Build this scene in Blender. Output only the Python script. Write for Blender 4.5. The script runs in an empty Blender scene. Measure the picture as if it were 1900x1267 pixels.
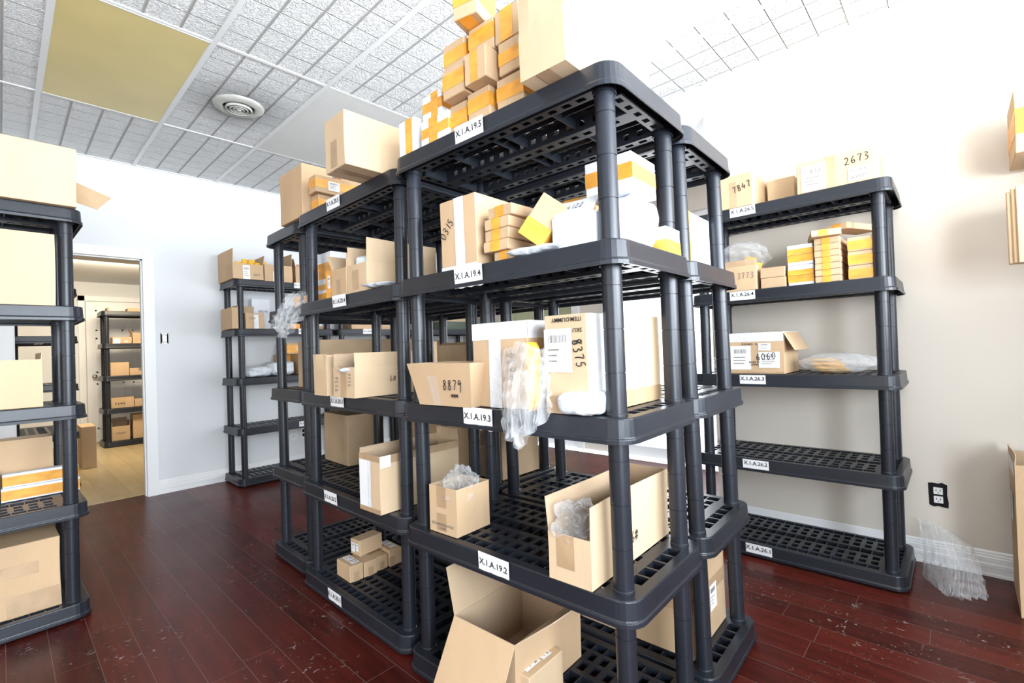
import bpy, bmesh, math, random
from mathutils import Vector, Matrix, noise
R = random.Random(7)
S = bpy.context.scene
COL = S.collection
# ------------------------------------------------------------------ camera
cam_d = bpy.data.cameras.new('camera'); cam = bpy.data.objects.new('camera', cam_d); COL.objects.link(cam)
YAW, PITCH, ROLL, CAM_Z = 0.7502486645, 0.0146187407, -0.0360862811, 1.1346546
_f = Vector((math.cos(PITCH)*math.cos(YAW), math.cos(PITCH)*math.sin(YAW), math.sin(PITCH)))
_r = Vector((math.sin(YAW), -math.cos(YAW), 0)); _u = _r.cross(_f)
_r2 = _r*math.cos(ROLL) + _u*math.sin(ROLL); _u2 = -_r*math.sin(ROLL) + _u*math.cos(ROLL)
cam.matrix_world = Matrix(((_r2.x, _u2.x, -_f.x, 0), (_r2.y, _u2.y, -_f.y, 0), (_r2.z, _u2.z, -_f.z, CAM_Z), (0, 0, 0, 1)))
cam_d.sensor_width = 36; cam_d.lens = 886.532/1900*36; cam_d.clip_start = .05; cam_d.clip_end = 100
S.camera = cam
# ------------------------------------------------------------------ view
S.view_settings.view_transform = 'Standard'; S.view_settings.look = 'None'
S.view_settings.exposure = -0.50; S.view_settings.gamma = 1; S.view_settings.use_curve_mapping = False
# ------------------------------------------------------------------ world, window light and added fill lamps
W = bpy.data.worlds.new('sky'); S.world = W; W.use_nodes = True
W.node_tree.nodes['Background'].inputs[0].default_value = (0.86, 0.93, 1.0, 1)
W.node_tree.nodes['Background'].inputs[1].default_value = 3.0
def area(name, loc, rot, sx, sy, power, col, spread=180):
    l = bpy.data.lights.new(name, 'AREA'); l.shape = 'RECTANGLE'; l.size = sx; l.size_y = sy; l.energy = power; l.color = col
    l.spread = math.radians(spread)
    o = bpy.data.objects.new(name, l); COL.objects.link(o); o.location = loc; o.rotation_euler = rot; return o
PI = math.pi
area('storefront_daylight', (1.75, -1.72, 1.85), (PI/2+.30, 0, 0), 2.8, 1.3, 240, (0.84, 0.92, 1.0), 100)       # through window_1, facing +Y
area('side_fill', (-2.92, 1.0, 1.4), (PI/2, 0, -PI/2), 3.4, 1.6, 50, (1.0, 0.94, 0.85))             # added warm fill for the camera-side box faces, facing +X
area('left_fill', (-.55, -1.72, 1.35), (PI/2-.12, 0, 0), 1.5, 1.5, 260, (0.80, 0.90, 1.0))             # added bluish lamp brightening the left wall and left unit, facing +Y
area('vestibule_daylight', (4.3, 1.9, 1.3), (PI/2, 0, PI/2), 1.4, 2.0, 60, (0.95, 0.97, 1.0))           # through the glass door, facing -X
area('back_room_lamp', (0.9, 7.0, 2.2), (.6, 0, 0), 1.2, .5, 100, (1.0, 0.86, 0.64))
# the photographer's flash, turned up and back at the ceiling on the right, out of the picture
fl = area('bounced_flash', (1.25, -.75, 1.75), (0, 0, 0), .35, .35, 55, (1.0, 0.985, 0.96), 150)
fl.rotation_euler = Vector((.45, .35, 1.0)).to_track_quat('-Z', 'Y').to_euler()

# ------------------------------------------------------------------ materials
def nmat(name, col, rough=.6, spec=.5, bump=None, var=None, metal=0, coat=0, alpha=None, trans=None):
    m = bpy.data.materials.new(name); m.use_nodes = True
    nt = m.node_tree; p = nt.nodes['Principled BSDF']
    p.inputs['Base Color'].default_value = (*col, 1); p.inputs['Roughness'].default_value = rough
    p.inputs['Specular IOR Level'].default_value = spec; p.inputs['Metallic'].default_value = metal
    p.inputs['Coat Weight'].default_value = coat
    if alpha is not None: p.inputs['Alpha'].default_value = alpha
    tc = nt.nodes.new('ShaderNodeTexCoord')
    if bump:
        sc, st, det, dist = bump[:4]
        mp = nt.nodes.new('ShaderNodeMapping'); nt.links.new(tc.outputs['Object'], mp.inputs[0])
        if len(bump) > 4: mp.inputs['Scale'].default_value = bump[4]
        n = nt.nodes.new('ShaderNodeTexNoise'); n.inputs['Scale'].default_value = sc; n.inputs['Detail'].default_value = det
        nt.links.new(mp.outputs[0], n.inputs[0])
        b = nt.nodes.new('ShaderNodeBump'); b.inputs['Strength'].default_value = st; b.inputs['Distance'].default_value = dist
        nt.links.new(n.outputs[0], b.inputs['Height']); nt.links.new(b.outputs[0], p.inputs['Normal'])
    if var:
        sc, amt = var[:2]
        n = nt.nodes.new('ShaderNodeTexNoise'); n.inputs['Scale'].default_value = sc; n.inputs['Detail'].default_value = 4
        mp = nt.nodes.new('ShaderNodeMapping'); nt.links.new(tc.outputs['Object'], mp.inputs[0])
        if len(var) > 2: mp.inputs['Scale'].default_value = var[2]
        oi = nt.nodes.new('ShaderNodeObjectInfo')
        nt.links.new(oi.outputs['Random'], mp.inputs['Location']) 
        nt.links.new(mp.outputs[0], n.inputs[0])
        r = nt.nodes.new('ShaderNodeValToRGB')
        r.color_ramp.elements[0].position = .3; r.color_ramp.elements[1].position = .7
        r.color_ramp.elements[0].color = tuple(max(0, c*(1-amt)) for c in col)+(1,)
        r.color_ramp.elements[1].color = tuple(min(1, c*(1+amt)) for c in col)+(1,)
        nt.links.new(n.outputs[0], r.inputs[0]); nt.links.new(r.outputs[0], p.inputs['Base Color'])
    return m
M = {}
M['plastic'] = nmat('black_shelf_plastic', (.015, .0175, .024), .34, .42, (260, .12, 3, .002), (3, .22))
M['kraft'] = nmat('kraft_cardboard', (.565, .39, .235), .82, .25, (60, .22, 2, .002, (6, 6, .4)), (5, .07, (1, 1, .3)))
M['kraft2'] = nmat('pale_kraft_cardboard', (.62, .455, .29), .82, .25, (60, .22, 2, .002, (6, 6, .4)), (5, .06, (1, 1, .3)))
M['kraft3'] = nmat('brown_cardboard', (.50, .35, .215), .8, .25, (50, .25, 2, .002, (1, 1, 4)), (6, .1))
M['inside'] = nmat('cardboard_inside', (.50, .36, .235), .85, .2, (80, .3, 1, .002, (5, 5, .3)), (5, .06))
M['edge'] = nmat('cut_cardboard_edge', (.62, .48, .33), .9, .2)
M['orange'] = nmat('orange_packing_tape', (.80, .36, .045), .3, .6, (30, .35, 4, .004), (14, .18, (1, 1, 3)))
M['btape'] = nmat('brown_packing_tape', (.46, .31, .18), .22, .7, (40, .3, 4, .003), (10, .12))
M['wtape'] = nmat('clear_white_tape', (.76, .77, .79), .2, .7, (40, .6, 5, .006), (12, .1))
M['white'] = nmat('white_wrapped_paper', (.80, .82, .87), .45, .5, (9, .6, 5, .012), (8, .05))
M['paper'] = nmat('white_label_paper', (.84, .84, .85), .7, .3)
M['ink'] = nmat('black_ink', (.02, .02, .025), .7, .2)
M['ink2'] = nmat('faded_ink', (.22, .19, .16), .7, .2)
M['mailer'] = nmat('grey_poly_mailer', (.66, .70, .74), .35, .5, (16, .9, 5, .02), (8, .08))
M['yellow'] = nmat('yellow_envelope', (.87, .50, .05), .55, .4, (14, .4, 4, .008), (6, .1))
M['wallpaint'] = nmat('greige_wall_paint', (.67, .61, .53), .7, .35, (9, .18, 5, .006), (1.2, .025))
M['wallwhite_lit'] = nmat('white_and_lit_wall_paint', (.71, .72, .73), .7, .35, (9, .15, 5, .005), (1.2, .02))  # white walls, and the left wall whitened for the light on it
M['trim'] = nmat('white_trim_paint', (.82, .82, .82), .4, .5)
M['bar'] = nmat('ceiling_bar_metal', (.70, .71, .70), .5, .4)
M['diffuser'] = nmat('yellowed_light_diffuser', (.60, .49, .20), .35, .5, (300, .3, 1, .002), (3, .05))
M['diffuser2'] = nmat('pale_light_diffuser', (.80, .79, .66), .35, .5, (300, .3, 1, .002))
M['plain_tile'] = nmat('plain_ceiling_tile', (.66, .655, .63), .9, .2, (160, .5, 3, .004), (3, .04))
M['vent'] = nmat('vent_metal', (.42, .42, .38), .45, .5, None, (9, .2))
M['dark'] = nmat('dark_opening', (.015, .015, .015), .9, .1)
M['chrome'] = nmat('brushed_metal', (.55, .54, .50), .3, .5, metal=1)
M['socket'] = nmat('socket_plastic', (.80, .79, .76), .4, .5)
M['brick'] = None
M['green'] = nmat('olive_painted_panel', (.15, .15, .035), .7, .3, None, (4, .1))
M['greenbox'] = nmat('grey_green_tray', (.11, .135, .10), .5, .4)

def glassy(name, alpha, col=(.95, .96, .98), rough=.12, bsc=14, bst=1.0):
    m = bpy.data.materials.new(name); m.use_nodes = True; nt = m.node_tree
    for n in list(nt.nodes): nt.nodes.remove(n)
    out = nt.nodes.new('ShaderNodeOutputMaterial'); mix = nt.nodes.new('ShaderNodeMixShader')
    tr = nt.nodes.new('ShaderNodeBsdfTransparent'); tr.inputs[0].default_value = (.97, .975, .98, 1)
    p = nt.nodes.new('ShaderNodeBsdfPrincipled'); p.inputs['Base Color'].default_value = (*col, 1); p.inputs['Roughness'].default_value = rough
    p.inputs['Specular IOR Level'].default_value = .8
    tc = nt.nodes.new('ShaderNodeTexCoord'); n = nt.nodes.new('ShaderNodeTexNoise'); n.inputs['Scale'].default_value = bsc; n.inputs['Detail'].default_value = 5
    b = nt.nodes.new('ShaderNodeBump'); b.inputs['Strength'].default_value = bst; b.inputs['Distance'].default_value = .02
    nt.links.new(tc.outputs['Object'], n.inputs[0]); nt.links.new(n.outputs[0], b.inputs['Height']); nt.links.new(b.outputs[0], p.inputs['Normal'])
    lw = nt.nodes.new('ShaderNodeLayerWeight'); lw.inputs[0].default_value = .35
    nt.links.new(b.outputs[0], lw.inputs['Normal'])
    mr = nt.nodes.new('ShaderNodeMapRange'); mr.inputs['To Min'].default_value = alpha; mr.inputs['To Max'].default_value = min(1, alpha+.5)
    nt.links.new(lw.outputs['Facing'], mr.inputs['Value'])
    nt.links.new(mr.outputs[0], mix.inputs[0]); nt.links.new(tr.outputs[0], mix.inputs[1]); nt.links.new(p.outputs[0], mix.inputs[2])
    nt.links.new(mix.outputs[0], out.inputs[0]); return m
M['film'] = glassy('clear_plastic_film', .05, col=(1, 1, 1), rough=.16, bsc=9, bst=.6)
M['bubble'] = glassy('cloudy_plastic_bag', .22, bsc=18, bst=.7)
M['glass'] = glassy('window_glass', .03, rough=.02, bst=0)

def math_node(nt, op, a, b=None, clamp=False):
    n = nt.nodes.new('ShaderNodeMath'); n.operation = op; n.use_clamp = clamp
    for i, v in enumerate((a, b)):
        if v is None: continue
        if isinstance(v, (int, float)): n.inputs[i].default_value = v
        else: nt.links.new(v, n.inputs[i])
    return n.outputs[0]
def planks(name, cols, pw, pl, rough, seam, scuff, grain=1.0, spec=.5):
    m = bpy.data.materials.new(name); m.use_nodes = True; nt = m.node_tree; p = nt.nodes['Principled BSDF']
    tc = nt.nodes.new('ShaderNodeTexCoord'); sp = nt.nodes.new('ShaderNodeSeparateXYZ'); nt.links.new(tc.outputs['Object'], sp.inputs[0])
    xi = math_node(nt, 'DIVIDE', sp.outputs[0], pw); col = math_node(nt, 'FLOOR', xi); fx = math_node(nt, 'FRACT', xi)
    off = math_node(nt, 'FRACT', math_node(nt, 'MULTIPLY', math_node(nt, 'SINE', math_node(nt, 'MULTIPLY', col, 12.9898)), 43.7))
    yi = math_node(nt, 'ADD', math_node(nt, 'DIVIDE', sp.outputs[1], pl), off); row = math_node(nt, 'FLOOR', yi); fy = math_node(nt, 'FRACT', yi)
    rnd = math_node(nt, 'FRACT', math_node(nt, 'MULTIPLY', math_node(nt, 'SINE', math_node(nt, 'ADD', math_node(nt, 'MULTIPLY', col, 78.2), math_node(nt, 'MULTIPLY', row, 37.7))), 91.3))
    mp = nt.nodes.new('ShaderNodeMapping'); nt.links.new(tc.outputs['Object'], mp.inputs[0]); mp.inputs['Scale'].default_value = (14*grain, 1.6*grain, 1)
    cx = nt.nodes.new('ShaderNodeCombineXYZ'); nt.links.new(math_node(nt, 'MULTIPLY', rnd, 31), cx.inputs[1]); nt.links.new(cx.outputs[0], mp.inputs['Location'])
    n = nt.nodes.new('ShaderNodeTexNoise'); n.inputs['Scale'].default_value = 2; n.inputs['Detail'].default_value = 6; nt.links.new(mp.outputs[0], n.inputs[0])
    v = math_node(nt, 'ADD', math_node(nt, 'MULTIPLY', n.outputs[0], .75), math_node(nt, 'MULTIPLY', rnd, .35))
    r = nt.nodes.new('ShaderNodeValToRGB'); nt.links.new(v, r.inputs[0])
    r.color_ramp.elements[0].position = .32; r.color_ramp.elements[1].position = .82
    r.color_ramp.elements[0].color = (*cols[0], 1); r.color_ramp.elements[1].color = (*cols[1], 1)
    # seams
    dx = math_node(nt, 'MULTIPLY', math_node(nt, 'MINIMUM', fx, math_node(nt, 'SUBTRACT', 1, fx)), pw)
    dy = math_node(nt, 'MULTIPLY', math_node(nt, 'MINIMUM', fy, math_node(nt, 'SUBTRACT', 1, fy)), pl)
    sm = math_node(nt, 'LESS_THAN', math_node(nt, 'MINIMUM', dx, dy), .0011)
    mx = nt.nodes.new('ShaderNodeMix'); mx.data_type = 'RGBA'; nt.links.new(sm, mx.inputs[0]); nt.links.new(r.outputs[0], mx.inputs[6]); mx.inputs[7].default_value = (*seam, 1)
    # scuffs and dust
    n2 = nt.nodes.new('ShaderNodeTexNoise'); n2.inputs['Scale'].default_value = 26; n2.inputs['Detail'].default_value = 5; n2.inputs['Distortion'].default_value = 2.2; nt.links.new(tc.outputs['Object'], n2.inputs[0])
    n3 = nt.nodes.new('ShaderNodeTexNoise'); n3.inputs['Scale'].default_value = 2.3; n3.inputs['Detail'].default_value = 2; nt.links.new(tc.outputs['Object'], n3.inputs[0])
    s1 = nt.nodes.new('ShaderNodeMapRange'); s1.inputs['From Min'].default_value = .63; s1.inputs['From Max'].default_value = .73; nt.links.new(n2.outputs[0], s1.inputs['Value'])
    s2 = nt.nodes.new('ShaderNodeMapRange'); s2.inputs['From Min'].default_value = .45; s2.inputs['From Max'].default_value = .6; nt.links.new(n3.outputs[0], s2.inputs['Value'])
    sc = math_node(nt, 'MULTIPLY', math_node(nt, 'MULTIPLY', s1.outputs[0], s2.outputs[0]), scuff, True)
    mx2 = nt.nodes.new('ShaderNodeMix'); mx2.data_type = 'RGBA'; nt.links.new(sc, mx2.inputs[0]); nt.links.new(mx.outputs[2], mx2.inputs[6]); mx2.inputs[7].default_value = (.5, .46, .44, 1)
    nt.links.new(mx2.outputs[2], p.inputs['Base Color'])
    rr = math_node(nt, 'ADD', math_node(nt, 'MULTIPLY', n3.outputs[0], .18), rough-.06); rr = math_node(nt, 'ADD', rr, math_node(nt, 'MULTIPLY', sc, .3))
    nt.links.new(rr, p.inputs['Roughness']); p.inputs['Specular IOR Level'].default_value = spec
    b = nt.nodes.new('ShaderNodeBump'); b.inputs['Strength'].default_value = .25; b.inputs['Distance'].default_value = .001
    nt.links.new(math_node(nt, 'SUBTRACT', n.outputs[0], math_node(nt, 'MULTIPLY', sm, 2)), b.inputs['Height']); nt.links.new(b.outputs[0], p.inputs['Normal'])
    return m
M['floor'] = planks('cherry_laminate_planks', ((.036, .0065, .005), (.11, .016, .010)), .121, 1.2, .28, (.13, .075, .065), .6, 1.0, .20)
M['floor2'] = planks('yellow_laminate_planks', ((.44, .33, .17), (.60, .47, .27)), .19, 1.0, .3, (.25, .17, .08), .0, .5)

def ceiling_tile_mat():
    m = bpy.data.materials.new('scored_ceiling_tile'); m.use_nodes = True; nt = m.node_tree; p = nt.nodes['Principled BSDF']
    p.inputs['Roughness'].default_value = .9; p.inputs['Specular IOR Level'].default_value = .15
    tc = nt.nodes.new('ShaderNodeTexCoord'); sp = nt.nodes.new('ShaderNodeSeparateXYZ'); nt.links.new(tc.outputs['Object'], sp.inputs[0])
    def edge(o, cell, ph):
        f = math_node(nt, 'FRACT', math_node(nt, 'DIVIDE', math_node(nt, 'SUBTRACT', o, ph), cell))
        return math_node(nt, 'MULTIPLY', math_node(nt, 'MINIMUM', f, math_node(nt, 'SUBTRACT', 1, f)), cell)
    ex = edge(sp.outputs[0], .1525, .18); ey = edge(sp.outputs[1], .1525, -.87)
    gx = nt.nodes.new('ShaderNodeMapRange'); gx.inputs['From Max'].default_value = .0075; nt.links.new(ex, gx.inputs['Value'])
    gy = nt.nodes.new('ShaderNodeMapRange'); gy.inputs['From Max'].default_value = .0045; nt.links.new(ey, gy.inputs['Value'])
    g = math_node(nt, 'MINIMUM', gx.outputs[0], gy.outputs[0])
    n = nt.nodes.new('ShaderNodeTexNoise'); n.inputs['Scale'].default_value = 62; n.inputs['Detail'].default_value = 3; n.inputs['Distortion'].default_value = 1.2; nt.links.new(tc.outputs['Object'], n.inputs[0])
    n4 = nt.nodes.new('ShaderNodeMapRange'); n4.inputs['From Min'].default_value = .40; n4.inputs['From Max'].default_value = .60; nt.links.new(n.outputs[0], n4.inputs['Value'])
    h = math_node(nt, 'ADD', math_node(nt, 'MULTIPLY', g, 2.2), math_node(nt, 'MULTIPLY', n4.outputs[0], math_node(nt, 'GREATER_THAN', g, .98)))
    b = nt.nodes.new('ShaderNodeBump'); b.inputs['Strength'].default_value = 1.0; b.inputs['Distance'].default_value = .006
    nt.links.new(h, b.inputs['Height']); nt.links.new(b.outputs[0], p.inputs['Normal'])
    mx = nt.nodes.new('ShaderNodeMix'); mx.data_type = 'RGBA'; nt.links.new(g, mx.inputs[0]); mx.inputs[6].default_value = (.56, .555, .53, 1); mx.inputs[7].default_value = (.78, .785, .78, 1)
    # soot around the round vent
    d = nt.nodes.new('ShaderNodeVectorMath'); d.operation = 'DISTANCE'; nt.links.new(tc.outputs['Object'], d.inputs[0]); d.inputs[1].default_value = (1.097, 3.405, 2.8)
    sn = nt.nodes.new('ShaderNodeMapRange'); sn.inputs['From Min'].default_value = .12; sn.inputs['From Max'].default_value = .36; sn.inputs['To Min'].default_value = .62; sn.inputs['To Max'].default_value = 1
    nt.links.new(math_node(nt, 'ADD', d.outputs['Value'], math_node(nt, 'MULTIPLY', n.outputs[0], -.1)), sn.inputs['Value'])
    mu = nt.nodes.new('ShaderNodeVectorMath'); mu.operation = 'SCALE'; nt.links.new(mx.outputs[2], mu.inputs[0]); nt.links.new(sn.outputs[0], mu.inputs['Scale'])
    nt.links.new(mu.outputs[0], p.inputs['Base Color'])
    return m
M['ceiling'] = ceiling_tile_mat()
def brick_mat():
    m = bpy.data.materials.new('golden_brick'); m.use_nodes = True; nt = m.node_tree; p = nt.nodes['Principled BSDF']
    tc = nt.nodes.new('ShaderNodeTexCoord'); mp = nt.nodes.new('ShaderNodeMapping'); nt.links.new(tc.outputs['Object'], mp.inputs[0]); mp.inputs['Rotation'].default_value = (PI/2, 0, PI/2)
    b = nt.nodes.new('ShaderNodeTexBrick'); b.inputs['Scale'].default_value = 1; b.inputs['Brick Width'].default_value = .2; b.inputs['Row Height'].default_value = .07; b.inputs['Mortar Size'].default_value = .006
    b.inputs['Color1'].default_value = (.62, .36, .07, 1); b.inputs['Color2'].default_value = (.40, .20, .03, 1); b.inputs['Mortar'].default_value = (.6, .5, .3, 1)
    nt.links.new(mp.outputs[0], b.inputs[0]); nt.links.new(b.outputs[0], p.inputs['Base Color']); p.inputs['Roughness'].default_value = .8
    return m
M['brick'] = brick_mat()

# ------------------------------------------------------------------ mesh helpers
def mesh_obj(name, V, F, mats, parent=None, mi=None, smooth=False, loc=None):
    me = bpy.data.meshes.new(name); me.from_pydata(V, [], F)
    for m in (mats if isinstance(mats, (list, tuple)) else [mats]): me.materials.append(m)
    if mi: me.polygons.foreach_set('material_index', mi)
    if smooth: me.polygons.foreach_set('use_smooth', [True]*len(F))
    me.update()
    o = bpy.data.objects.new(name, me); COL.objects.link(o)
    if parent: o.parent = parent
    if loc: o.location = loc
    return o
def tag(o, label, cat, group=None, kind=None):
    if label: o['label'] = label
    if cat: o['category'] = cat
    if group: o['group'] = group
    if kind: o['kind'] = kind
    return o
def bxx(V, F, x0, x1, y0, y1, z0, z1):
    b = len(V)
    V += [(x, y, z) for z in (z0, z1) for x, y in ((x0, y0), (x1, y0), (x1, y1), (x0, y1))]
    F += [tuple(b+i for i in f) for f in ((0, 3, 2, 1), (4, 5, 6, 7), (0, 1, 5, 4), (1, 2, 6, 5), (2, 3, 7, 6), (3, 0, 4, 7))]
def box_obj(name, x0, x1, y0, y1, z0, z1, mat, parent=None, kind=None):
    V, F = [], []; bxx(V, F, x0, x1, y0, y1, z0, z1); o = mesh_obj(name, V, F, mat, parent)
    if kind: o['kind'] = kind
    return o
def boxes_obj(name, L, mat, parent=None, kind=None):
    V, F = [], []
    for b in L: bxx(V, F, *b)
    o = mesh_obj(name, V, F, mat, parent)
    if kind: o['kind'] = kind
    return o
def slab(V, F, xs, ys, mask, z0, z1, fn=lambda x, y, z: (x, y, z)):
    nx, ny = len(xs)-1, len(ys)-1; idx = {}
    def v(i, j, k):
        key = (i, j, k)
        if key not in idx: idx[key] = len(V); V.append(fn(xs[i], ys[j], (z0, z1)[k]))
        return idx[key]
    so = lambda i, j: 0 <= i < nx and 0 <= j < ny and mask(0.5*(xs[i]+xs[i+1]), 0.5*(ys[j]+ys[j+1]))
    for i in range(nx):
        for j in range(ny):
            if not so(i, j): continue
            F.append((v(i, j, 1), v(i+1, j, 1), v(i+1, j+1, 1), v(i, j+1, 1)))
            F.append((v(i, j, 0), v(i, j+1, 0), v(i+1, j+1, 0), v(i+1, j, 0)))
            if not so(i-1, j): F.append((v(i, j, 0), v(i, j, 1), v(i, j+1, 1), v(i, j+1, 0)))
            if not so(i+1, j): F.append((v(i+1, j, 0), v(i+1, j+1, 0), v(i+1, j+1, 1), v(i+1, j, 1)))
            if not so(i, j-1): F.append((v(i, j, 0), v(i+1, j, 0), v(i+1, j, 1), v(i, j, 1)))
            if not so(i, j+1): F.append((v(i, j+1, 0), v(i, j+1, 1), v(i+1, j+1, 1), v(i+1, j+1, 0)))

# ------------------------------------------------------------------ room
CZ = 2.7945; LWY = 5.028; RWX = 3.128
XW, YS = -3.0, -1.85           # the wall behind the camera on the left, the storefront wall on the right
F1 = box_obj('floor', XW, 4.25, YS, 5.13, -.05, 0, M['floor'], kind='structure')
box_obj('floor_back_room', -1.6, 3.2, 5.13, 9.2, -.05, .004, M['floor2'], kind='structure')
# left wall with the doorway
D0, D1, DH = .065, .835, 2.005
V, F = [], []
bxx(V, F, XW, D0, LWY, LWY+.12, 0, CZ); bxx(V, F, D0, D1, LWY, LWY+.12, DH, CZ); bxx(V, F, D1, 4.5, LWY, LWY+.12, 0, CZ)
o = mesh_obj('wall_left', V, F, M['wallwhite_lit']); o['kind'] = 'structure'  # same greige as the right wall; its strong light is put into whiter paint
boxes_obj('trim_1', [(D1-.002, D1+.075, LWY-.018, LWY+.13, 0, DH+.075), (D0-.075, D0+.002, LWY-.018, LWY+.13, 0, DH+.075), (D0, D1, LWY-.018, LWY+.13, DH-.002, DH+.075),
    (D1-.012, D1, LWY+.02, LWY+.06, 0, DH), (D0, D0+.012, LWY+.02, LWY+.06, 0, DH), (D0, D1, LWY+.02, LWY+.06, DH-.012, DH)], M['trim'], kind='structure')
def baseboard(name, x0, x1, y0, y1, axis, sgn):
    # profile stepping out from the wall; axis the wall's normal axis
    P = [(0, 0), (.016, 0), (.016, .012), (.013, .014), (.013, .038), (.015, .040), (.015, .056), (.012, .060), (.012, .085), (.009, .089), (.009, .097), (.006, .100), (.006, .108), (.003, .113), (0, .116)]
    V, F = [], []
    for t in (0, 1):
        for d, z in P:
            if axis == 'x': V.append((x0+sgn*d, (y0, y1)[t], z))
            else: V.append(((x0, x1)[t], y0+sgn*d, z))
    n = len(P)
    for i in range(n): F.append((i, (i+1) % n, n+(i+1) % n, n+i))
    F += [tuple(range(n)), tuple(range(2*n-1, n-1, -1))]
    bm = bmesh.new(); o = mesh_obj(name, V, F, M['trim']); bm.from_mesh(o.data); bmesh.ops.recalc_face_normals(bm, faces=bm.faces); bm.to_mesh(o.data); bm.free()
    o['kind'] = 'structure'
baseboard('baseboard_left', D1+.075, 4.3, LWY, LWY, 'y', -1)
baseboard('baseboard_right', RWX, RWX, YS, 1.15, 'x', -1)
box_obj('wall_right_header', RWX, 4.40, 1.15, LWY, 2.59, CZ, M['wallwhite_lit'], kind='structure')
# right wall (ends at an outer corner), storefront wall, wall behind
box_obj('wall_right', RWX, RWX+.14, YS, 1.15, 0, CZ, M['wallpaint'], kind='structure')
WX0, WX1, WZ0, WZ1 = .25, 3.1, .55, 2.6
boxes_obj('wall_front', [(XW, -1.35, YS-.12, YS, 0, CZ), (.22, WX0, YS-.12, YS, 0, CZ), (-1.35, .22, YS-.12, YS, 0, .55), (-1.35, .22, YS-.12, YS, 2.6, CZ), (WX1, 4.4, YS-.12, YS, 0, CZ), (WX0, WX1, YS-.12, YS, 0, WZ0), (WX0, WX1, YS-.12, YS, WZ1, CZ)], M['wallpaint'], kind='structure')
boxes_obj('window_1', [(WX0, WX0+.05, YS-.1, YS, WZ0, WZ1), (WX1-.05, WX1, YS-.1, YS, WZ0, WZ1), (WX0, WX1, YS-.1, YS, WZ0, WZ0+.05), (WX0, WX1, YS-.1, YS, WZ1-.05, WZ1), (1.65, 1.70, YS-.1, YS, WZ0, WZ1)], M['trim'], kind='structure')
boxes_obj('added_window_5', [(-1.35, -1.30, YS-.1, YS, .55, 2.6), (.17, .22, YS-.1, YS, .55, 2.6), (-1.35, .22, YS-.1, YS, .55, .6), (-1.35, .22, YS-.1, YS, 2.55, 2.6)], M['trim'], kind='structure')  # unseen window frame, added to go with the left brightening lamp
VY0, VY1, VZ0, VZ1 = -.8, 2.8, .7, 2.5
boxes_obj('wall_back', [(XW-.12, XW, YS, VY0, 0, CZ), (XW-.12, XW, VY1, LWY, 0, CZ), (XW-.12, XW, VY0, VY1, 0, VZ0), (XW-.12, XW, VY0, VY1, VZ1, CZ)], M['wallpaint'], kind='structure')
boxes_obj('added_window_3', [(XW-.1, XW, VY0, VY0+.05, VZ0, VZ1), (XW-.1, XW, VY1-.05, VY1, VZ0, VZ1), (XW-.1, XW, VY0, VY1, VZ0, VZ0+.05), (XW-.1, XW, VY0, VY1, VZ1-.05, VZ1)], M['trim'], kind='structure')  # unseen window frame, added around the side fill lamp
# ceiling, bars
box_obj('ceiling', XW, 4.5, YS, LWY, CZ, CZ+.06, M['ceiling'], kind='structure')
V, F = [], []
bw = .0125
xs = [.18+.61*k for k in range(-3, 10)]; ysb = [-.87+1.22*k for k in range(-1, 5)]
for x in xs:
    if XW < x < 4.4: bxx(V, F, x-bw, x+bw, YS, LWY, CZ-.007, CZ+.001)
for y in ysb:
    if YS < y < LWY: bxx(V, F, XW, 4.4, y-bw*.8, y+bw*.8, CZ-.005, CZ+.001)
bxx(V, F, XW, 4.4, LWY-.022, LWY, CZ-.006, CZ+.001); bxx(V, F, RWX-.02, RWX, YS, 1.15, CZ-.006, CZ+.001)
o = mesh_obj('trim_2', V, F, M['bar']); o['kind'] = 'structure'
# ceiling light, plain tile
def ceil_panel(name, x0, x1, y0, y1, mat, label, cat, parts=True):
    r = tag(bpy.data.objects.new(name, None), label, cat); COL.objects.link(r); r.location = ((x0+x1)/2, (y0+y1)/2, CZ)
    hx, hy = (x1-x0)/2, (y1-y0)/2
    box_obj('diffuser', -hx, hx, -hy, hy, -.0045, -.001, mat, r)
    boxes_obj('frame', [(-hx-.004, -hx+.004, -hy, hy, -.006, 0), (hx-.004, hx+.004, -hy, hy, -.006, 0), (-hx, hx, -hy-.004, -hy+.004, -.006, 0), (-hx, hx, hy-.004, hy+.004, -.006, 0)], M['bar'], r)
    return r
ceil_panel('ceiling_light', .193, .777, 2.802, 3.998, M['diffuser'], 'large ceiling light with an unlit yellowed diffuser panel, at upper left', 'ceiling light')
ceil_panel('ceiling_light', 1.93, 2.505, .05, 1.235, M['diffuser2'], 'pale cream ceiling light panel in the overexposed ceiling at top right', 'ceiling light')
pt = box_obj('plain_ceiling_tile', 1.413, 1.997, 2.80, 3.999, CZ-.004, CZ-.0005, M['plain_tile'])
tag(pt, 'plain unscored ceiling tile with a small water stain, beyond the round vent', 'ceiling tile')
sp_ = bpy.data.objects.new('sprinkler_head', None); COL.objects.link(sp_); sp_.location = (1.80, 3.42, CZ-.004)
tag(sp_, 'small round sprinkler head poking from the plain ceiling tile behind the carton', 'sprinkler')
def lathe(V, F, prof, n=24):
    b = len(V)
    for r, z in prof:
        for i in range(n): a = 2*PI*i/n; V.append((r*math.cos(a), r*math.sin(a), z))
    for j in range(len(prof)-1):
        for i in range(n): F.append((b+j*n+i, b+j*n+(i+1) % n, b+(j+1)*n+(i+1) % n, b+(j+1)*n+i))
V, F = [], []; lathe(V, F, [(.035, 0), (.033, -.006), (.012, -.008), (.010, -.03), (.018, -.034), (.018, -.037), (.001, -.037)]); mesh_obj('head', V, F, M['chrome'], sp_, smooth=True)
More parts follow.
